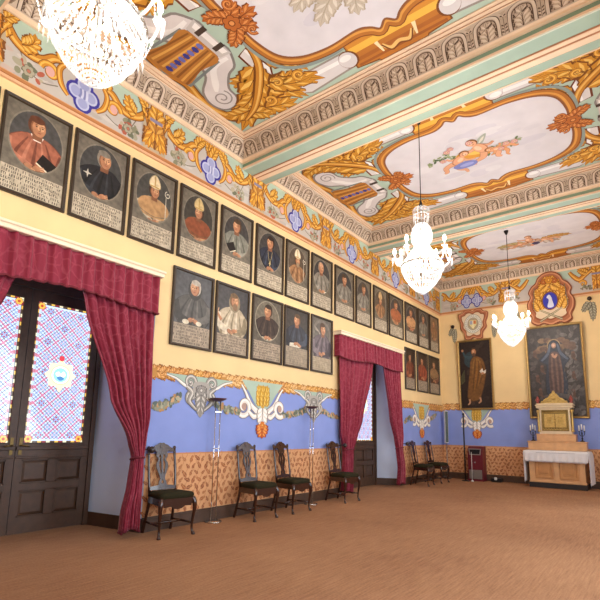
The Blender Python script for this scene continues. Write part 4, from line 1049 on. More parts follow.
def cloth(name, rows, wfull, parent, mats=None, th=.006):
    """rows = list of rows of points; both sides are built so the cloth has thickness"""
    n = len(rows[0]); R = len(rows); vs, fs = [], []
    P = [[Vector(p) for p in r] for r in rows]; nr = []
    for i in range(R):
        for j in range(n):
            t = P[i][min(j+1, n-1)]-P[i][max(j-1, 0)]; u = P[min(i+1, R-1)][j]-P[max(i-1, 0)][j]
            q = t.cross(u); q = q.normalized() if q.length > 1e-9 else Vector((1, 0, 0)); nr.append(q if True else q)
    vs = [P[i][j] for i in range(R) for j in range(n)] + [P[i][j]+nr[i*n+j]*th for i in range(R) for j in range(n)]; M = R*n
    for i in range(R-1):
        for j in range(n-1):
            a = i*n+j; fs.append((a, a+1, a+n+1, a+n)); fs.append((a+M, a+n+M, a+n+1+M, a+1+M))
    for i in range(R-1):
        for j in (0, n-1): a = i*n+j; fs.append((a, a+n, a+n+M, a+M))
    for j in range(n-1):
        for i in (0, R-1): a = i*n+j; fs.append((a, a+1, a+1+M, a+M))
    mb = MB(); mb.add(vs, fs, None, 0, True); o = mb.build(name, mats or DAM, parent, True)
    at = o.data.attributes.new('cloth', 'FLOAT_VECTOR', 'POINT'); arr = []
    z0 = P[0][0].z
    for side in (0, 1):
        for i in range(R):
            for j in range(n): arr += [wfull*j/(n-1), z0-P[i][j].z, .3]
    at.data.foreach_set('vector', arr); return o
def curtain(outer, inner, x0, label, seed, zt=2.92, zb=.06):
    """outer / inner = tables of (z, Y) for both edges"""
    r = random.Random(seed); ph = [r.random()*6 for _ in range(6)]; nf = 7; n = 90; rows = []
    w0 = abs(interp(inner, zt)-interp(outer, zt))
    for i in range(61):
        z = zt-(zt-zb)*i/60; a, b = interp(outer, z), interp(inner, z); row = []; w = abs(b-a); sq = max(.0, min(1, w/w0))
        amp = .022+.03*(1-sq); xc = x0+.045*(1-sq) + (.02*math.sin(PI*min(1, max(0, (.9-z)/.9))) if z < .9 else 0)
        for j in range(n+1):
            t = j/n; s_ = t + .012*math.sin(9*t+ph[1])
            f = math.sin(2*PI*nf*s_+ph[0]+.35*math.sin(z*2+ph[2])) + .35*math.sin(2*PI*nf*2.3*s_+ph[3]+z*.7)
            zz = z + (.06*math.sin(PI*t)*(1-sq) if z < .4 else 0)
            row.append((xc+amp*f, a+(b-a)*t, max(zz, .03)))
        rows.append(row)
    t = thing('curtain', label, 'curtain', (x0, interp(outer, zt), 0))
    cloth('drape', rows, w0*1.7, t)
    # cord tie at the pinch and bunched fringe near the foot
    zp = .90; a, b = interp(outer, zp), interp(inner, zp); c = (a+b)/2; hw = abs(a-b)/2+.02
    mb = MB(); mb.tube([(x0+.05+.085*math.cos(k*PI/10), c+hw*math.sin(k*PI/10), zp+.02*math.cos(k*PI/10)) for k in range(20)]+[(x0+.135, c, zp+.02)], .012, 8); mb.build('tieback', m_trim, t, True)
    mb = MB()
    for row, k in ((rows[-1], 1), ):
        mb.tube([(p[0]+.004, p[1], max(p[2], .02)) for p in row[::2]], .014, 6)
    mb.tube([(rows[i][-1][0]+.003, rows[i][-1][1], rows[i][-1][2]) for i in range(8, 61)], .007, 6)
    mb.build('fringe', m_trim, t, True); return t
def valance(y0, y1, zt, zb, x, label):
    n = 260; rows = []; r = random.Random(int(y1*10)); ph = [r.random()*6 for _ in range(5)]; nf = (y1-y0)/.13
    for i in range(22):
        q = i/21; row = []
        for j in range(n+1):
            t = j/n; f = math.sin(2*PI*nf*t+ph[0]+.5*math.sin(7*t)) + .4*math.sin(2*PI*nf*1.7*t+ph[1]); y = y0+(y1-y0)*t
            dip = .03*math.sin(3*PI*t+ph[2])+.012*f
            row.append((x-.01+.021*f*(1.05-.25*q)+.02*q, y, zt-(zt-zb)*q - q*dip))
        rows.append(row)
    # returns to the wall at both ends
    for row in rows:
        z0_, z1_ = row[0][2], row[-1][2]
        row[:0] = [(.01+(x-.01)*k/5, y0-.005, z0_) for k in range(6)]; row += [(.01+(x-.01)*k/5, y1+.005, z1_) for k in range(5, -1, -1)]
    t = thing('curtain_valance', label, 'valance', (x, (y0+y1)/2, zb)); cloth('gathered_cloth', rows, (y1-y0)*1.4, t)
    mb = MB(); mb.tube([(p[0]+.004, p[1], p[2]) for p in rows[-1][::2]], .013, 6); mb.build('fringe', m_trim, t, True)
m_pel = mat('cream_painted_pelmet', '#efdcc0', .6)
def pelmet(y0, y1, z, label):
    t = thing('pelmet_board', label, 'pelmet', (.09, (y0+y1)/2, z))
    mb = MB(); mb.box((0, y0, z), (.19, y1, z+.05), bev=.006); mb.box((0, y0-.015, z+.05), (.205, y1+.015, z+.085), bev=.008); mb.build('board', m_pel, t, True)
    mb = MB(); mb.tube([(.10, y0+.02, z-.004+.012), (.10, y1-.02, z-.004+.012)], .008, 8); mb.build('rail', m_pel, t, True)
ZT = 3.185
pelmet(.60, 3.50, ZT, 'long cream pelmet board above the near curtains'); pelmet(7.74, 10.66, ZT+.02, 'cream pelmet board above the far doorway curtains')
valance(.62, 3.46, ZT, 2.735, .15, 'gathered crimson damask valance above the near door'); valance(7.76, 10.63, ZT+.02, 2.76, .15, 'gathered crimson damask valance above the far door')
curtain([(3.15, 3.44), (1.4, 3.45), (1.08, 3.40), (.92, 3.38), (.5, 3.38), (.0, 3.40)], [(3.15, 2.33), (2.65, 2.53), (1.6, 2.92), (1.12, 3.20), (.92, 3.27), (.6, 3.23), (.25, 3.17), (0, 3.17)], .085, 'crimson damask curtain tied back at the right of the near stained glass door', 1)
curtain([(3.15, .64), (1.2, .66), (.92, .70), (0, .66)], [(3.15, 2.05), (2.65, 1.78), (1.6, 1.3), (1.1, .95), (.92, .84), (.3, .92), (0, .95)], .085, 'crimson curtain left of the near door, cut by the left edge of the photo', 2)
curtain([(3.15, 7.80), (1.2, 7.84), (.9, 7.96), (.4, 7.9), (0, 7.9)], [(3.15, 9.40), (2.7, 9.18), (1.51, 8.68), (1.1, 8.42), (.9, 8.28), (.5, 8.22), (0, 8.24)], .085, 'crimson damask curtain tied back at the left of the far door', 3)
curtain([(3.15, 10.60), (1.2, 10.60), (.9, 10.52), (.4, 10.6), (0, 10.62)], [(3.15, 9.55), (2.7, 9.72), (1.6, 10.0), (1.1, 10.24), (.9, 10.30), (.4, 10.33), (0, 10.30)], .085, 'crimson damask curtain tied back at the right of the far door', 4)
m_hold = mat('dark_turned_knob', '#2e2420', .35)
for y, l in ((3.47, 'dark curtain holdback knob beside the first chair'), (.60, 'dark curtain holdback knob left of the near door'), (7.87, 'dark curtain holdback knob left of the far door'), (10.70, 'dark curtain holdback knob right of the far door')):
    t = thing('curtain_holdback', l, 'holdback', (0, y, 1.0))
    mb = MB(); mb.tube([(.001, 0, 0), (.012, 0, 0)], .035, 14); mb.tube([(.01, 0, 0), (.17, 0, 0)], .010, 10); mb.build('stem', m_hold, t)
    mb = MB(); mb.ball((.20, 0, 0), .042, 14, 10); mb.ball((.165, 0, 0), .022, 10, 6); mb.build('knob', m_hold, t)

# ------------------------------------------------------------------ chairs (front towards +X, width along Y)
m_chair = mat('dark_walnut', '#33190f', .25, noise=.2, nscale=9, coat=.3)
m_seat = mat('green_brown_velvet', '#2b2717', .9, noise=.4, nscale=60, spec=.15)
def bez(p0, p1, p2, p3, n=10):
    return [tuple((1-t)**3*a+3*t*(1-t)**2*b+3*t*t*(1-t)*c+t**3*d for a, b, c, d in zip(p0, p1, p2, p3)) for t in [k/n for k in range(n+1)]]
def make_chair():
    t = thing('side_chair', '', 'chair')
    zs = .44; bt = 1.03
    def back(z): return -.20 - .10*max(0, (z-zs)/(bt-zs))**1.2      # rake of the back
    # seat rail
    mb = MB(); o = [(.235, -.26), (.235, .26), (-.20, .205), (-.20, -.205)]; i_ = [(.195, -.22), (.195, .22), (-.165, .17), (-.165, -.17)]
    mb.extrude(o, [i_], (0, 0, zs-.075), (1, 0, 0), (0, 1, 0), (0, 0, 1), .075)
    ap = [(-.2, 0), (-.2, -.02), (-.1, -.015), (-.06, -.04), (0, -.05), (.06, -.04), (.1, -.015), (.2, -.02), (.2, 0)]
    mb.extrude(ap, [], (.215, 0, zs-.075), (0, 1, 0), (0, 0, 1), (1, 0, 0), .018); mb.build('seat_rail', m_chair, t)
    # upholstered seat
    mb = MB(); rows = []
    for k, (s_, z) in enumerate(((.98, zs), (1.03, zs+.02), (1.02, zs+.045), (.93, zs+.062), (.6, zs+.075), (.0, zs+.078))):
        ring = []
        for q in range(24):
            w = 2*PI*q/24; c, s2 = math.cos(w), math.sin(w); e = .28
            x = math.copysign(abs(c)**e, c); y = math.copysign(abs(s2)**e, s2)
            ring.append((.0175+.2175*x*s_, y*s_*(.232+.028*x), z))
        rows.append(ring)
    vs = [p for r in rows for p in r]
    mb.add(vs, [(r*24+q, r*24+(q+1) % 24, (r+1)*24+(q+1) % 24, (r+1)*24+q) for r in range(5) for q in range(24)], None, 0, True); mb.build('seat', m_seat, t)
    # legs
    for sy in (-1, 1):
        mb = MB(); x, y = .215, .24*sy
        P = [(x-.01, y-.01*sy, zs), (x+.012, y+.006*sy, zs-.06), (x+.016, y+.010*sy, zs-.13), (x, y, zs-.24), (x-.012, y-.004*sy, .10), (x-.006, y, .045), (x+.012, y+.008*sy, .012), (x+.012, y+.008*sy, 0)]
        mb.tube(cr(P, 4), cr([(r,) for r in (.030, .033, .026, .019, .015, .016, .026, .024)], 4) and [q[0] for q in cr([(r,) for r in (.030, .033, .026, .019, .015, .016, .026, .024)], 4)], 10); mb.build('leg', m_chair, t)
    for sy in (-1, 1):
        mb = MB(); P = [(-.30, .205*sy, 0), (-.262, .2*sy, .12), (-.215, .19*sy, .32), (-.19, .187*sy, zs)]
        mb.tube(cr(P, 4), .020, 8); mb.build('leg', m_chair, t)
    # stretchers
    mb = MB()
    for sy in (-1, 1): mb.tube([(-.258, .198*sy, .135), (-.02, .215*sy, .14), (.205, .236*sy, .135)], [.011, .016, .011], 8)
    mb.tube([(-.03, -.215, .14), (-.03, 0, .14), (-.03, .215, .14)], [.011, .017, .011], 8); mb.build('stretcher', m_chair, t)
    # back frame: two stiles
    for sy in (-1, 1):
        mb = MB(); zz = [zs-.01, .55, .68, .80, .92, bt-.025]
        mb.tube([(back(z), sy*(.187+.012*math.sin((z-zs)*5)), z) for z in zz], [.022, .020, .018, .019, .019, .022], 8, flat=.8); mb.ball((back(bt-.02), sy*.196, bt-.015), .024, 10, 6); mb.build('back_stile', m_chair, t)
    # back faces lie on a raked plane
    zb0 = .535; a = Vector((back(zb0), 0, zb0)); b = Vector((back(bt), 0, bt)); V = (b-a).normalized(); N = Vector((V.z, 0, -V.x)); U = Vector((0, 1, 0)); hb = (b-a).length
    mb = MB(); mb.extrude([(-.19, -.03), (.19, -.03), (.19, .012), (.09, .022), (0, .03), (-.09, .022), (-.19, .012)], [], a-N*.012, U, V, N, .026); mb.build('shoe_rail', m_chair, t)
    half = [(0, hb+.045), (.03, hb+.048), (.055, hb+.03), (.09, hb+.02), (.13, hb-.012), (.165, hb-.02), (.20, hb-.012), (.212, hb-.035), (.19, hb-.062), (.14, hb-.062), (.10, hb-.05), (.07, hb-.08), (0, hb-.085)]
    mb = MB(); mb.extrude(cr(half, 2) + [(-u, v) for u, v in reversed(cr(half, 2)[1:-1])], [], a-N*.014, U, V, N, .028); mb.extrude(ell(0, hb+.0, .035, .026, 12), [], a+N*.012, U, V, N, .010); mb.build('crest_rail', m_chair, t)
    h2 = [(0, hb-.07), (.075, hb-.07), (.085, hb-.12), (.06, hb-.16), (.085, hb-.21), (.082, hb-.27), (.052, hb-.34), (.036, hb-.40), (.055, .07), (.06, .03), (.09, .015), (0, .015)]
    sp = cr(h2, 3); sp = sp + [(-u, v) for u, v in reversed(sp[1:-1])]
    holes = [[(u*.8, v) for u, v in cr([(.022, hb-.11), (.058, hb-.125), (.035, hb-.16), (.058, hb-.21), (.05, hb-.27), (.022, hb-.35)], 3, True)]]
    holes = [holes[0], [(-u, v) for u, v in reversed(holes[0])], [(0, .10), (.018, .06), (0, .035), (-.018, .06)]]
    mb = MB(); mb.extrude(sp, holes, a-N*.008, U, V, N, .018); mb.build('splat', m_chair, t)
    return t
CH = [((.30, 3.70, 0), -.12, 'dark walnut side chair beside the near red curtain, closest to the camera'),
      ((.36, 5.20, 0), -.03, 'dark walnut side chair just right of the near chrome floor lamp'),
      ((.36, 6.03, 0), .02, 'dark walnut side chair just left of the farther chrome floor lamp'),
      ((.36, 7.56, 0), -.04, 'dark walnut side chair standing against the left drape of the far door'),
      ((.37, 11.22, 0), .1, 'dark walnut side chair just right of the far door curtain'),
      ((.37, 12.16, 0), -.05, 'dark walnut side chair nearest the far corner, by the column loudspeaker')]
c0 = make_chair()
for i, (loc, rz, l) in enumerate(CH):
    c = c0 if i == 0 else dup(c0)
    c.location = loc; c.rotation_euler = (0, 0, rz); c.scale = (.88, .92, 1); c['label'] = l; c['group'] = 'side chairs along the left wall'

# ------------------------------------------------------------------ floor lamps
m_chrome = mat('chrome', '#c9c6c2', .15, 1.); m_dish = mat('red_brown_dish', '#5a2f28', .4, .3)
for i, (x, y, l) in enumerate(((.13, 4.58, 'slim chrome uplighter floor lamp between the first and second chairs'), (.17, 6.80, 'slim chrome uplighter floor lamp between the third and fourth chairs'))):
    if i == 0:
        t = lamp0 = thing('floor_lamp', l, 'lamp', (x, y, 0), group='uplighter floor lamps')
        mb = MB(); mb.lathe([(.0, 0), (.115, 0), (.12, .008), (.11, .018), (.03, .024), (.0, .026)], n=28); mb.build('base', m_chrome, t)
        for d in (-.045, .045): mb = MB(); mb.tube([(0, d, .02), (0, d, 1.66)], .007, 8); mb.build('pole', m_chrome, t)
        for z in (.99, 1.5): mb = MB(); mb.box((-.012, -.056, z), (.012, .056, z+.012)); mb.build('clamp', m_chrome, t)
        mb = MB(); mb.lathe([(.0, 1.655), (.05, 1.655), (.115, 1.69), (.125, 1.70), (.11, 1.695), (.04, 1.668), (.0, 1.666)], n=26); mb.build('lamp_dish', m_dish, t)
    else: dup(lamp0, (x, y, 0), 0, l)

# ------------------------------------------------------------------ far corner: column loudspeaker, pole, red heater cabinet, floor box
m_spk = mat('grey_speaker_grille', '#4d5752', .6, .2, noise=.2, nscale=120); m_blk = mat('black_metal', '#1c1b1c', .4, .3); m_wht = mat('white_plastic', '#dcdad4', .5)
t = thing('column_loudspeaker', 'tall narrow grey column loudspeaker on a slim stand in the far left corner', 'loudspeaker', (.17, 13.42, 0), .75)
mb = MB(); mb.box((-.05, -.045, 1.0), (.045, .045, 1.92), bev=.01); mb.build('cabinet', m_wht, t)
mb = MB(); mb.box((-.04, -.055, 1.02), (.035, -.046, 1.90), bev=.004)
for k in range(22): mb.box((-.036, -.058, 1.04+.039*k), (.031, -.055, 1.055+.039*k))
mb.build('grille', m_spk, t)
mb = MB(); mb.tube([(0, 0, .02), (0, 0, 1.0)], .013, 10); mb.build('stand_pole', mat('grey_metal', '#8d8a86', .4, .7), t)
mb = MB(); mb.lathe([(0, 0), (.11, 0), (.11, .012), (.02, .025), (0, .025)], n=22); mb.build('stand_base', m_blk, t)
t = thing('black_pole_stand', 'thin black pole stand in front of the red cabinet', 'stand', (.78, 13.10, 0))
mb = MB(); mb.tube([(0, 0, .02), (0, 0, 1.80)], .02, 12); mb.ball((0, 0, 1.81), .032, 12, 8); mb.build('pole', m_blk, t)
mb = MB(); mb.lathe([(0, 0), (.10, 0), (.10, .015), (.03, .03), (0, .03)], n=22); mb.build('base', m_blk, t)
m_red = mat('dark_red_enamel', '#621823', .4); m_grl = mat('silver_grille', '#97918a', .4, .6)
t = thing('red_cabinet_heater', 'dark red cabinet heater with a sloping silver panel and a grille at its foot', 'heater', (1.0, 13.40, 0))
mb = MB(); mb.extrude([(-.14, .03), (.17, .03), (.17, .93), (-.04, .93), (-.14, .86)], [], (-.19, 0, 0), (0, 1, 0), (0, 0, 1), (1, 0, 0), .40)
mb.box((-.20, -.15, .0), (.22, .18, .05), bev=.008); mb.build('body', m_red, t)
mb = MB(); mb.extrude([(-.15, 0), (.15, 0), (.17, .17), (-.17, .17)], [], (.01, -.141, .70), (1, 0, 0), (0, 0, 1), (0, -1, 0), .012)
mb.build('control_panel', m_grl, t)
mb = MB()
mb.extrude([(-.12, .025), (.12, .025), (.14, .145), (-.14, .145)], [], (.01, -.153, .70), (1, 0, 0), (0, 0, 1), (0, -1, 0), .004); mb.build('display', m_blk, t)
mb = MB(); mb.box((-.16, -.15, .06), (.18, -.139, .30))
for k in range(9): mb.box((-.15, -.158, .075+.024*k), (.17, -.149, .085+.024*k))
mb.build('grille', m_grl, t)
mb = MB(); mb.tube([(.0, -.14, .5), (.0, -.16, .5)], .02, 14); mb.build('knob', m_grl, t)
t = thing('rope_post', 'thin white post on a small base at the foot of the red cabinet', 'post', (.97, 13.08, 0))
mb = MB(); mb.tube([(0, 0, .02), (0, 0, .78)], .006, 8); mb.build('rod', m_wht, t)
mb = MB(); mb.lathe([(0, 0), (.035, 0), (.04, .02), (.015, .04), (0, .045)], n=16); mb.build('base', m_wht, t)
t = thing('floor_socket_box', 'small black floor socket box with a white plug between cabinet and altar', 'socket box', (1.50, 13.46, 0))
mb = MB(); mb.box((-.13, -.09, 0), (.13, .09, .10), bev=.015); mb.build('housing', m_blk, t)
mb = MB(); mb.box((-.03, -.13, .06), (.03, -.088, .13), bev=.008); mb.build('plug', m_wht, t)

# ------------------------------------------------------------------ altar, tabernacle, candlesticks
m_oak = mat('honey_oak', '#d0a070', .45, noise=.14, nscale=7, coat=.2); m_oakd = mat('honey_oak_dark', '#b98552', .5, noise=.15, nscale=7)
m_gold = mat('old_gold', '#c2a25e', .4, .5, noise=.2, nscale=25); m_goldd = mat('dark_gilding', '#8d7440', .5, .5, noise=.3, nscale=30)
m_cream = mat('cream_marble', '#d8c3a0', .5, noise=.1, nscale=9); m_rose = mat('red_marble', '#8a3a30', .35, noise=.2, nscale=15)
AX = 3.03
t = thing('altar_table', 'honey coloured wooden altar chest with two carved panels on a black plinth', 'altar', (AX, 13.28, 0))
mb = MB(); mb.box((-.62, -.34, 0), (.62, .33, .12), bev=.006); mb.build('plinth', mat('black_plinth', '#231d1a', .6), t)
mb = MB(); mb.box((-.60, -.31, .12), (.60, .33, .84), bev=.006); mb.box((-.615, -.325, .12), (.615, .33, .17), bev=.008)
for x in (-.60, -.055, .49): mb.box((x, -.325, .17), (x+.11, -.30, .84), bev=.006)
mb.box((-.67, -.37, .84), (.67, .33, .885), bev=.008); mb.build('chest', m_oak, t)
for sx in (-1, 1):
    mb = MB(); c = .27*sx
    frame_box(mb, (c, -.31, .50), (1, 0, 0), (0, 0, 1), (0, -1, 0), .40, .56, .06, .022, .004)
    mb.box((c-.14, -.316, .28), (c+.14, -.309, .72)); mb.box((c-.09, -.326, .34), (c+.09, -.315, .66), bev=.006); mb.build('carved_panel', m_oakd, t)
# altar cloth
def altar_cloth():
    rows = []; n = 120; x0, x1, yf, yb, zt = -.70, .70, -.385, .20, .892
    r = random.Random(2)
    for i in range(46):                                            # from the back edge over the top and down the front
        row = []
        s_ = i/45*1.0
        for j in range(n+1):
            u = -1.46+2.92*j/n; over = max(0, abs(u)-.70); xx = max(-.70, min(.70, u))
            L = s_*(.585+.255)
            y, z = yb-L, zt
            if L > .585: d = L-.585; y, z = yf-.006*math.sin(u*46+1)*d/.2-.02*min(1, d/.05), zt-d
            if over > 0:                                            # side drops hang in folds
                f = math.sin((y if L <= .585 else yf)*38)*.018*min(1, over/.15)
                zz = zt-over; xx = math.copysign(.70+.02*min(1, over/.05)+f, u)
                if L > .585: zz = zt-over-.28*(L-.585); y = yf-.02+.10*(L-.585)
                z = zz
            row.append((AX+xx, 13.28+y, max(z, .10)))
        rows.append(row)
    return rows
m_linen = mat('white_linen', '#dedad8', .85, noise=.04, nscale=30)
t = thing('altar_cloth', 'white lace edged linen cloth over the altar, hanging low at both ends', 'altar cloth', (AX, 13.28, .89))
rows = altar_cloth(); cloth('linen', rows, 2.6, t, m_linen, .004)
mb = MB()
for j in range(int(120*.27), int(120*.73)):                        # lace points along the front hem
    a, b = rows[-1][j], rows[-1][j+1]; mb.add([a, b, ((a[0]+b[0])/2, (a[1]+b[1])/2-.001, a[2]-.028)], [(0, 1, 2)]); mb.add([(a[0], a[1]-.002, a[2]), (b[0], b[1]-.002, b[2]), (b[0], b[1]-.004, b[2]+.012), (a[0], a[1]-.004, a[2]+.012)], [(0, 1, 2, 3)])
mb.build('lace_hem', mat('lace', '#c9c4c4', .9), t, True)
mb = MB(); mb.box((AX-.42, 13.28-.413, .838), (AX+.42, 13.28-.405, .846)); mb.build('embroidery', mat('grey_thread', '#a9a4a6', .8), t, True)
# stepped gradine
t = thing('gradine_step', 'lower wooden step on the altar carrying the candlesticks', 'altar step', (AX, 13.33, .897))
mb = MB(); mb.box((-.64, -.17, 0), (.64, .17, .20), bev=.006); mb.box((-.655, -.185, .19), (.655, .17, .222), bev=.008); mb.build('riser', m_oak, t)
t = thing('tabernacle_step', 'upper wooden step under the gilded tabernacle', 'altar step', (AX, 13.32, 1.121))
mb = MB(); mb.box((-.43, -.15, 0), (.43, .15, .16), bev=.006); mb.box((-.44, -.16, .15), (.44, .15, .178), bev=.007); mb.build('riser', m_oak, t)
t = thing('tabernacle', 'cream and gold tabernacle cabinet with carved front, pediment and red urns', 'tabernacle', (AX, 13.33, 1.30))
mb = MB(); mb.box((-.36, -.13, 0), (.36, .13, .05), bev=.006); mb.box((-.34, -.12, .05), (.34, .12, .62)); mb.box((-.35, -.135, .60), (.35, .13, .645), bev=.006); mb.build('body', m_cream, t)
mb = MB(); frame_box(mb, (0, -.121, .335), (1, 0, 0), (0, 0, 1), (0, -1, 0), .60, .52, .035, .02, .004); mb.box((-.27, -.124, .10), (.27, -.12, .57)); mb.build('front_frame', m_goldd, t)
for sx in (-1, 1):
    mb = MB(); c = .125*sx; mb.box((c-.115, -.136, .16), (c+.115, -.123, .50), bev=.004); frame_box(mb, (c, -.136, .35), (1, 0, 0), (0, 0, 1), (0, -1, 0), .13, .2, .015, .01, .003)
    for k in range(3):
        for q in range(4): mb.octa((c-.03+.03*k, -.14, .29+.04*q), .012, .016)
    mb.build('door', m_gold, t)
mb = MB()
for k in range(9): mb.tube([(-.24+.06*k-.03, -.137, .125), (-.24+.06*k, -.14, .105), (-.24+.06*k+.03, -.137, .125)], .010, 6)
for z in (.54,): mb.tube([(-.26, -.137, z), (.26, -.137, z)], .012, 8)
mb.octa((0, -.142, .34), .025, .05); mb.octa((0, -.142, .26), .02, .03); mb.build('carving', m_gold, t)
for sx in (-1, 1):
    mb = MB(); mb.lathe([(.035, .05), (.04, .08), (.026, .11), (.03, .3), (.026, .52), (.042, .56), (.042, .60), (0, .6)], (sx*.375, -.10, 0), 14); mb.build('column', m_gold, t)
mb = MB(); mb.box((-.41, -.165, .645), (.41, .13, .70), bev=.012); mb.box((-.43, -.18, .70), (.43, .13, .735), bev=.012); mb.box((-.40, -.16, .735), (.40, .12, .765), bev=.01); mb.build('cornice', m_cream, t)
A = Art((0, -.10, .765), (1, 0, 0), (0, 0, 1), (0, -1, 0), base=.02)
half = [(0, .30), (.03, .29), (.05, .22), (.10, .20), (.13, .14), (.19, .13), (.22, .07), (.29, .06), (.31, 0), (0, 0)]
mb = MB(); mb.extrude(half[:-1] + [(-u, v) for u, v in reversed(half[1:-1])], [], (0, -.09, .765), (1, 0, 0), (0, 0, 1), (0, -1, 0), .02)
for sx in (1, -1):
    for cx, cz, r_, a0 in ((.09, .09, .06, 0), (.2, .06, .05, PI/2), (.05, .20, .04, 0)):
        mb.tube([(sx*p[0], -.118, .765+p[1]) for p in spiral(cx, cz, .008, r_, a0, 1.4)], .012, 6)
    mb.tube([(sx*.30, -.115, .775), (sx*.16, -.118, .87), (sx*.05, -.118, .97), (0, -.118, 1.05)], [.014, .018, .015, .01], 6)
mb.ball((0, -.12, .87), .035, 10, 8); mb.ball((0, -.115, 1.06), .025, 10, 8); mb.build('pediment', m_gold, t)
for sx in (-1, 1):
    mb = MB(); mb.lathe([(.045, 0), (.045, .02), (.02, .035), (.05, .075), (.052, .105), (.03, .125), (.04, .14), (.015, .165), (.018, .18), (0, .195)], (sx*.375, -.08, .765), 14); mb.build('urn_finial', m_rose, t)
def candelabrum(x, label):
    t = thing('candelabrum', label, 'candelabrum', (x, 13.30, 1.12))
    mb = MB(); mb.lathe([(.055, 0), (.055, .012), (.02, .03), (.014, .06), (.024, .08), (.012, .10), (.014, .2), (.022, .215), (.01, .23), (0, .23)], n=14); mb.build('stem', m_blk, t)
    for k, (dx, z) in enumerate(((-.055, .26), (0, .29), (.055, .26))):
        mb = MB()
        if dx: mb.tube(bez((0, 0, .15), (dx*.6, 0, .12), (dx*1.1, 0, .17), (dx, 0, z-.02)), .007, 8)
        else: mb.tube([(0, 0, .22), (0, 0, z-.02)], .007, 8)
        mb.lathe([(.008, 0), (.022, .006), (.022, .012), (.012, .02), (0, .02)], (dx, 0, z-.02), 12); a = mb.build('arm', m_blk, t)
        mb = MB(); mb.lathe([(.013, 0), (.013, .13), (.004, .138), (0, .138)], (dx, 0, z), 12); mb.build('candle', mat('white_wax', '#e6e2d6', .5), a)
candelabrum(AX-.54, 'black three-armed candelabrum with white candles left of the tabernacle'); candelabrum(AX+.55, 'black three-armed candelabrum with white candles right of the tabernacle')
# ------------------------------------------------------------------ crystal chandeliers
def crystal_mat():
    m = bpy.data.materials.new('cut_crystal'); m.use_nodes = True; nt = m.node_tree; nt.nodes.clear()
    o = nt.nodes.new('ShaderNodeOutputMaterial'); t = nt.nodes.new('ShaderNodeBsdfTranslucent'); t.inputs['Color'].default_value = (.92, .93, .95, 1)
    d = nt.nodes.new('ShaderNodeBsdfDiffuse'); d.inputs['Color'].default_value = (.9, .9, .92, 1)
    g = nt.nodes.new('ShaderNodeBsdfGlossy'); g.inputs['Roughness'].default_value = .12; g.inputs['Color'].default_value = (.95, .95, .97, 1)
    tr = nt.nodes.new('ShaderNodeBsdfTransparent')
    a = nt.nodes.new('ShaderNodeMixShader'); a.inputs['Fac'].default_value = .4; b = nt.nodes.new('ShaderNodeMixShader'); b.inputs['Fac'].default_value = .22; c = nt.nodes.new('ShaderNodeMixShader'); c.inputs['Fac'].default_value = .5
    nt.links.new(t.outputs[0], a.inputs[1]); nt.links.new(d.outputs[0], a.inputs[2]); nt.links.new(a.outputs[0], b.inputs[1]); nt.links.new(g.outputs[0], b.inputs[2])
    nt.links.new(b.outputs[0], c.inputs[1]); nt.links.new(tr.outputs[0], c.inputs[2]); nt.links.new(c.outputs[0], o.inputs['Surface']); return m
CRY = crystal_mat()
m_iron = mat('black_iron', '#191717', .5, .5)
m_bulb = mat('lit_bulb', '#fff6ea', .5, emit=BULB_E); m_dim = mat('lit_inner_bulb', '#fff0da', .5, emit=BULB_E*.025)
def strand(mb, pts, r, step):
    """beads along a polyline"""
    P = [Vector(p) for p in pts]; L = [0]
    for a, b in zip(P, P[1:]): L.append(L[-1]+(b-a).length)
    n = max(1, int(L[-1]/step))
    for k in range(n+1):
        s_ = L[-1]*k/n; i = 0
        while i < len(P)-2 and L[i+1] < s_: i += 1
        f = (s_-L[i])/max(1e-6, L[i+1]-L[i]); mb.octa(P[i].lerp(P[i+1], f), r, r*1.35)
def catenary(a, b, sag, n=8):
    return [(a[0]+(b[0]-a[0])*t, a[1]+(b[1]-a[1])*t, a[2]+(b[2]-a[2])*t-sag*4*t*(1-t)) for t in [k/n for k in range(n+1)]]
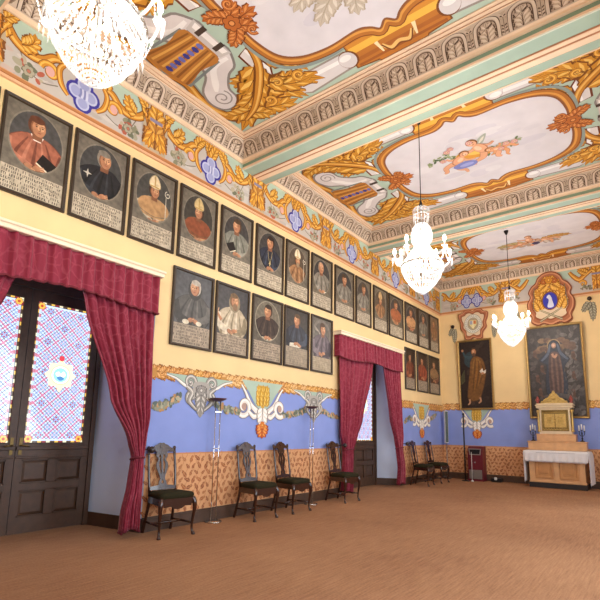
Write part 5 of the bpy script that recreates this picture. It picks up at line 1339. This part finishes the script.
def make_chandelier(label, loc):
    """origin on the axis at the lowest bead; about 1.32 m tall, hung on a cord from the ceiling"""
    t = thing('crystal_chandelier', label, 'chandelier', loc, group='crystal chandeliers'); drop = H-loc[2]-1.30
    pol = lambda r, w, z: (r*math.cos(w), r*math.sin(w), z)
    mb = MB(); mb.tube([(0, 0, .3), (0, 0, 1.30)], .012, 8); mb.lathe([(.012, 1.0), (.05, 1.02), (.03, 1.06), (.012, 1.08)], n=14); mb.lathe([(.012, .55), (.06, .6), (.045, .66), (.012, .70)], n=14); mb.build('stem', mat('nickel', '#b5b0a8', .25, .9), t)
    mb = MB(); mb.tube([(0, 0, 1.34), (0, 0, 1.30+drop)], .007, 8); mb.lathe([(0, 1.30), (.022, 1.31), (.03, 1.36), (.012, 1.42), (0, 1.44)], n=12); mb.build('cord', m_iron, t)
    mb = MB(); z = 1.30+drop; mb.lathe([(0, z-.11), (.02, z-.1), (.045, z-.05), (.055, z-.02), (.055, z), (0, z)], n=18); mb.build('ceiling_rose', m_iron, t)
    # crown: ring with upright loops and hanging spikes
    mb = MB(); R = .10
    mb.tube([pol(R, 2*PI*k/20, 1.20) for k in range(21)], .008, 6, caps=False)
    for k in range(14): w = 2*PI*k/14; strand(mb, bez(pol(.02, w, 1.30), pol(.09, w, 1.33), pol(.15, w, 1.30), pol(R+.02, w, 1.20)), .009, .02)
    mb.build('crown', CRY, t)
    sp = MB(); sp.octa((0, 0, 0), .009, .012); sp.add([(.011, 0, -.03), (0, .011, -.03), (-.011, 0, -.03), (0, -.011, -.03), (0, 0, -.012), (0, 0, -.13)], [(0, 1, 4), (1, 2, 4), (2, 3, 4), (3, 0, 4), (1, 0, 5), (2, 1, 5), (3, 2, 5), (0, 3, 5)]); pm = None
    def pendant(p, s_=1.):
        nonlocal pm
        if pm is None: pm = sp.build('pendant', CRY, t); o = pm
        else: o = pm.copy(); COL.objects.link(o)
        o.location = p; o.scale = (s_, s_, s_)
    for k in range(14): pendant(pol(R+.018, 2*PI*k/14, 1.185), .95)
    # upper drum of bead strands, opening to the main ring
    mb = MB()
    for k in range(26):
        w = 2*PI*(k+.5)/26; strand(mb, [pol(.085, w, 1.05), pol(.135, w, .99), pol(.16, w, .90), pol(.15, w, .80), pol(.10, w, .74)], .0105, .021)
    for zz, rr in ((.99, .135), (.90, .16)): strand(mb, [pol(rr, 2*PI*k/26, zz) for k in range(27)], .011, .024)
    mb.build('upper_drum', CRY, t)['kind'] = 'stuff'
    mb = MB()
    for k in range(36): w = 2*PI*k/36; strand(mb, [pol(.10, w, .74), pol(.15, w, .66), pol(.22, w, .57), pol(.315, w, .455)], .0105, .022)
    mb.build('tent_of_strands', CRY, t)['kind'] = 'stuff'
    mb = MB(); mb.tube([pol(.32, 2*PI*k/32, .44) for k in range(33)], .012, 6, caps=False); mb.build('ring', mat('nickel', '#b5b0a8', .25, .9), t)
    # bowl of strands
    mb = MB()
    for k in range(32):
        w = 2*PI*k/32; strand(mb, [pol(.315, w, .43), pol(.305, w, .36), pol(.27, w, .27), pol(.20, w, .17), pol(.12, w, .09), pol(.03, w, .03)], .0100, .025)
    for zz, rr in ((.36, .306), (.27, .272), (.17, .203), (.09, .123)): strand(mb, [pol(rr, 2*PI*k/30, zz) for k in range(31)], .0105, .022)
    mb.build('bowl_of_strands', CRY, t)['kind'] = 'stuff'
    for k in range(24): pendant(pol(.325, 2*PI*(k+.5)/24, .425), .8)
    pendant((0, 0, .03), .3)
    # arms with candle lamps
    for k in range(8):
        w = 2*PI*(k+.5)/8; hi = k % 2; za = .62 if hi else .52; ra = .40 if hi else .43
        mb = MB(); mb.tube(bez(pol(.06, w, .60), pol(.22, w, .34), pol(.38, w, .40), pol(ra, w, za)), .010, 8); mb.lathe([(.008, 0), (.042, .012), (.045, .018), (.01, .016), (0, .016)], pol(ra, w, za), 14); a = mb.build('arm', CRY, t)
        mb = MB(); mb.lathe([(.012, .016), (.012, .085), (.0, .085)], pol(ra, w, za), 10); mb.build('candle_sleeve', mat('ivory_sleeve', '#efe6d2', .6), a)
        mb = MB(); mb.lathe([(.008, .085), (.019, .105), (.021, .12), (.014, .145), (.004, .165), (0, .168)], pol(ra, w, za), 10); mb.build('bulb', m_bulb, a)
        for q in range(3): v = w+(q-1)*.09; pendant(pol(ra+.03, v, za+.0), .75)
        b = 2*PI*(k+1.5)/8; rb, zb = (.43, .52) if hi else (.40, .62)
        mb = MB(); strand(mb, catenary(pol(ra, w, za), pol(rb, b, zb), .09), .008, .02); mb.build('bead_swag', CRY, t)
    # lamps inside the drum and the bowl
    for k in range(5):
        w = 2*PI*k/5; mb = MB(); mb.ball(pol(.13, w, .34), .026, 10, 8); mb.build('bulb', m_dim, t)
    mb = MB(); mb.ball((0.06, 0, .88), .024, 10, 8); mb.build('bulb', m_dim, t)
    t.scale = (.90, .90, 1); return t
def make_chandelier_at(src, loc, rz, label):
    c = dup(src, loc, rz, label); d = src.location.z - loc[2]
    for ch_ in c.children:                              # longer cord, rose kept at the ceiling
        if ch_.name.startswith('ceiling_rose'): ch_.location.z += d
        if ch_.name.startswith('cord'):
            ch_.data = ch_.data.copy()
            for v in ch_.data.vertices:
                if v.co.z > 1.6: v.co.z += d
    return c
ZBOT = 3.16; ZC0 = 3.16
ch = make_chandelier('crystal chandelier nearest the camera, cut off by the top edge of the photo', (2.59, 1.20, 3.27))
make_chandelier_at(ch, (2.64, 6.02, ZC0), .2, 'middle crystal chandelier on a black cord in front of the ceiling beam')
make_chandelier_at(ch, (2.67, 10.86, ZC0), .45, 'farthest crystal chandelier, hanging left of the large dark painting')

# ------------------------------------------------------------------ light: the chandeliers, daylight through the windows
def area(name, loc, rot, sx, sy, power, color):
    l = bpy.data.lights.new(name, 'AREA'); l.shape = 'RECTANGLE'; l.size = sx; l.size_y = sy; l.energy = power; l.color = color
    o = bpy.data.objects.new(name, l); COL.objects.link(o); o.location = loc; o.rotation_euler = rot; return o
for i, (a, b) in enumerate(WIN):
    area('daylight_window', (RX+.10, (a+b)/2, 2.15), (0, PI/2, 0), 2.3, 1.9, DAY_P, (.80, .90, 1.))
for i, (x, y) in enumerate(((2.62, 1.24), (2.64, 6.02), (2.67, 10.86))):
    l = bpy.data.lights.new('chandelier_glow', 'POINT'); l.energy = GLOW_P; l.color = (1, .97, .91); l.shadow_soft_size = .06
    o = bpy.data.objects.new('chandelier_glow', l); COL.objects.link(o); o.location = (x, y, ZBOT+.34)
w = bpy.data.worlds.new('sky'); sc.world = w; w.use_nodes = True
w.node_tree.nodes['Background'].inputs['Color'].default_value = (.75, .85, 1, 1); w.node_tree.nodes['Background'].inputs['Strength'].default_value = .8

# ------------------------------------------------------------------ camera
cam = bpy.data.cameras.new('camera'); co = bpy.data.objects.new('camera', cam); COL.objects.link(co); sc.camera = co
F, PITCH, YAW, ROLL, CYP = 465.1, .15898, .65835, .01746, 357.0
f = Vector((-math.sin(YAW)*math.cos(PITCH), math.cos(YAW)*math.cos(PITCH), math.sin(PITCH)))
rt = Vector((math.cos(YAW), math.sin(YAW), 0)); up = rt.cross(f)
r2, u2 = math.cos(ROLL)*rt + math.sin(ROLL)*up, -math.sin(ROLL)*rt + math.cos(ROLL)*up
M = Matrix(((r2.x, u2.x, -f.x), (r2.y, u2.y, -f.y), (r2.z, u2.z, -f.z))).to_4x4(); M.translation = (5.137, 0, 1.25)
co.matrix_world = M; cam.sensor_width = 36; cam.lens = F*36/600; cam.shift_y = (CYP-300)/600; cam.clip_start = .05; cam.clip_end = 100

sc.view_settings.view_transform = 'Standard'; sc.view_settings.look = 'None'; sc.view_settings.gamma = 1
sc.view_settings.use_curve_mapping = False; sc.view_settings.exposure = EXPO
sc.cycles.use_denoising = True; sc.cycles.max_bounces = 8; sc.cycles.diffuse_bounces = 5; sc.cycles.transparent_max_bounces = 24
sc.cycles.sample_clamp_indirect = 6; sc.cycles.caustics_reflective = False; sc.cycles.caustics_refractive = False
